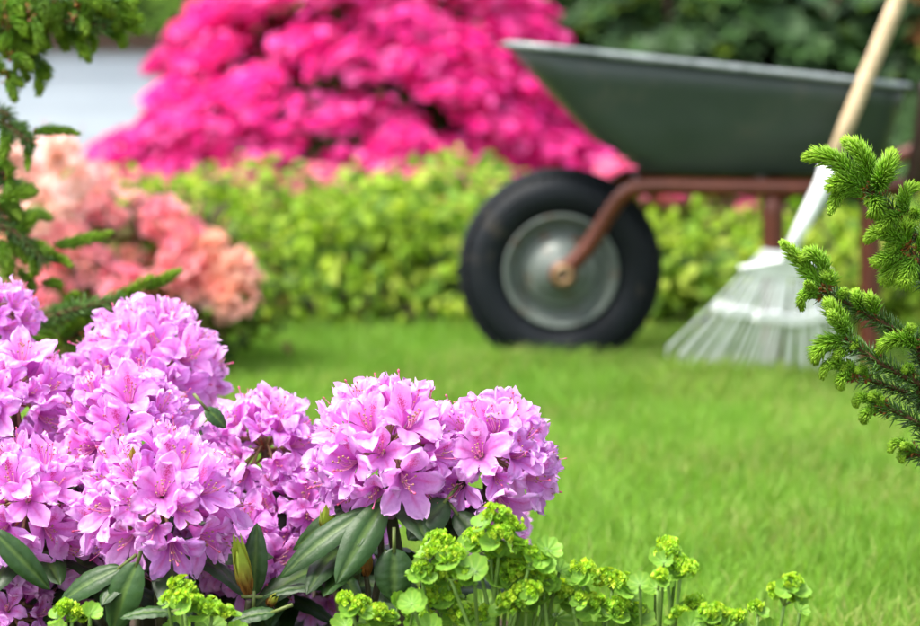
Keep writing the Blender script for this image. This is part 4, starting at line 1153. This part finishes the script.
def mantle(x_px, D, lab, stems, leaves, seed):
    r = np.random.default_rng(seed); b = at(x_px, 640, D); root = thing("ladys_mantle", lab, "plant", (b[0], D + .01, 0), "lady's mantle plants along the bed edge")
    base_n = len(stems)
    for q in range(int(base_n * .7)):                                  # smaller sprigs between the main heads
        px, py, hd_ = stems[q % base_n]
        stems = stems + [(px + r.normal(0, 14), py + r.uniform(4, 26), [(r.uniform(-10, 0), r.uniform(-12, -6), r.uniform(18, 26)), (r.uniform(2, 12), r.uniform(-10, -3), r.uniform(16, 24))])]
    for (px, py, heads) in stems: flower_stem(root, px, py, D + r.normal(0, .012), heads, r)
    for (px, py, d, nx, ny, tone, wet) in leaves: mleaf(root, px, py, D + r.normal(0, .02), d, (nx, ny, .8), tone, wet, r.uniform(-.6, .6))
    return root

MD = 1.36
mantle(72, MD, "lady's mantle with one lime flower head in the bottom left corner", [(72, 622, [(-4, -12, 24), (10, -8, 20)])], [(90, 614, 34, .5, -.5, 1.25, False), (58, 634, 40, -.3, -.6, 1.1, False)], 1)
mantle(195, MD, "lady's mantle below the upright dark rhododendron leaf, two lime heads", [(182, 600, [(0, -14, 24), (-10, -4, 18), (8, -2, 18)]), (212, 614, [(-4, -8, 24), (12, -4, 20)])],
       [(168, 602, 30, -.5, -.6, 1.2, False), (210, 628, 48, .2, -.6, 1.0, True), (180, 632, 46, -.2, -.7, 1.1, False), (236, 634, 36, .4, -.6, 1.2, False)], 2)
mantle(368, MD, "small lady's mantle at the bottom edge under the drooping oval leaf", [(352, 612, [(-6, -10, 22), (8, -6, 22)]), (376, 622, [(0, -8, 22)])],
       [(345, 626, 40, -.3, -.6, 1.1, False), (398, 606, 36, .5, -.5, 1.1, False), (372, 636, 50, .1, -.7, .95, False), (414, 606, 46, -.2, -.8, 1.15, True)], 3)
mantle(492, MD, "largest lady's mantle, heaped with lime heads below the right flower trusses",
       [(500, 540, [(-6, -24, 30), (12, -14, 24), (0, -6, 28)]), (444, 562, [(-4, -20, 30), (8, -8, 24), (-14, -12, 20)]), (478, 556, [(-2, -18, 24)]), (506, 582, [(-12, -16, 32), (12, -18, 30), (0, -8, 24)]),
        (440, 606, [(-8, -10, 30), (8, -14, 26)]), (530, 564, [(-4, -12, 26), (10, -6, 22)]), (544, 602, [(-8, -14, 26), (12, -12, 26)]), (470, 622, [(-8, -10, 26), (12, -8, 26)]), (512, 612, [(0, -10, 30)])],
       [(548, 550, 44, .4, -.5, 1.15, True), (474, 572, 52, -.3, -.7, .95, True), (520, 604, 50, .2, -.7, 1.05, True), (482, 606, 50, -.1, -.8, .9, False), (556, 618, 60, .3, -.7, .95, True), (412, 604, 40, -.4, -.7, 1.1, False),
        (452, 632, 56, 0, -.7, 1.05, False), (526, 634, 60, .2, -.6, 1.0, True), (560, 570, 36, .6, -.4, 1.1, False), (430, 632, 48, -.3, -.6, 1.1, False), (500, 558, 40, .1, -.7, 1.1, False), (580, 636, 50, .2, -.6, .9, False)], 4)
mantle(600, MD + .01, "lady's mantle with round pale heads, right of the heaped one", [(584, 584, [(0, -14, 26)]), (612, 590, [(-8, -12, 24), (8, -8, 24)]), (604, 616, [(-10, -12, 26), (10, -8, 24)])],
       [(578, 604, 54, -.2, -.7, .95, True), (628, 598, 40, .4, -.6, 1.1, False), (612, 634, 56, .1, -.7, 1.0, True), (640, 622, 44, .3, -.7, .9, False), (592, 638, 46, -.2, -.7, 1.1, False)], 5)
mantle(656, MD, "tallest single lady's mantle stem, topped by a cupped head above two leaves", [(666, 562, [(0, -14, 26), (2, -10, 20)]), (658, 590, [(2, -14, 16)])],
       [(676, 566, 40, .4, -.5, 1.15, False), (664, 562, 32, -.3, -.7, 1.1, False), (656, 588, 58, -.1, -.6, 1.1, False), (640, 584, 36, -.4, -.6, .9, False), (690, 628, 44, .2, -.7, 1.1, False)], 6)
mantle(716, MD, "low lady's mantle buds barely rising over the bottom edge", [(712, 618, [(0, -8, 20), (-12, 0, 18), (14, -2, 16)]), (694, 612, [(0, -10, 18)]), (740, 622, [(0, -6, 16)]), (758, 616, [(0, -8, 14)])],
       [(700, 632, 44, -.2, -.7, 1.0, False), (738, 634, 48, .2, -.7, 1.0, False)], 7)
mantle(778, MD, "last lady's mantle stem at right, bright yellow green head on the lawn edge", [(784, 606, [(4, -24, 24), (-6, -16, 18), (14, -12, 18)])], [(800, 610, 30, .5, -.6, 1.0, False), (770, 634, 40, -.2, -.7, 1.0, False)], 8)
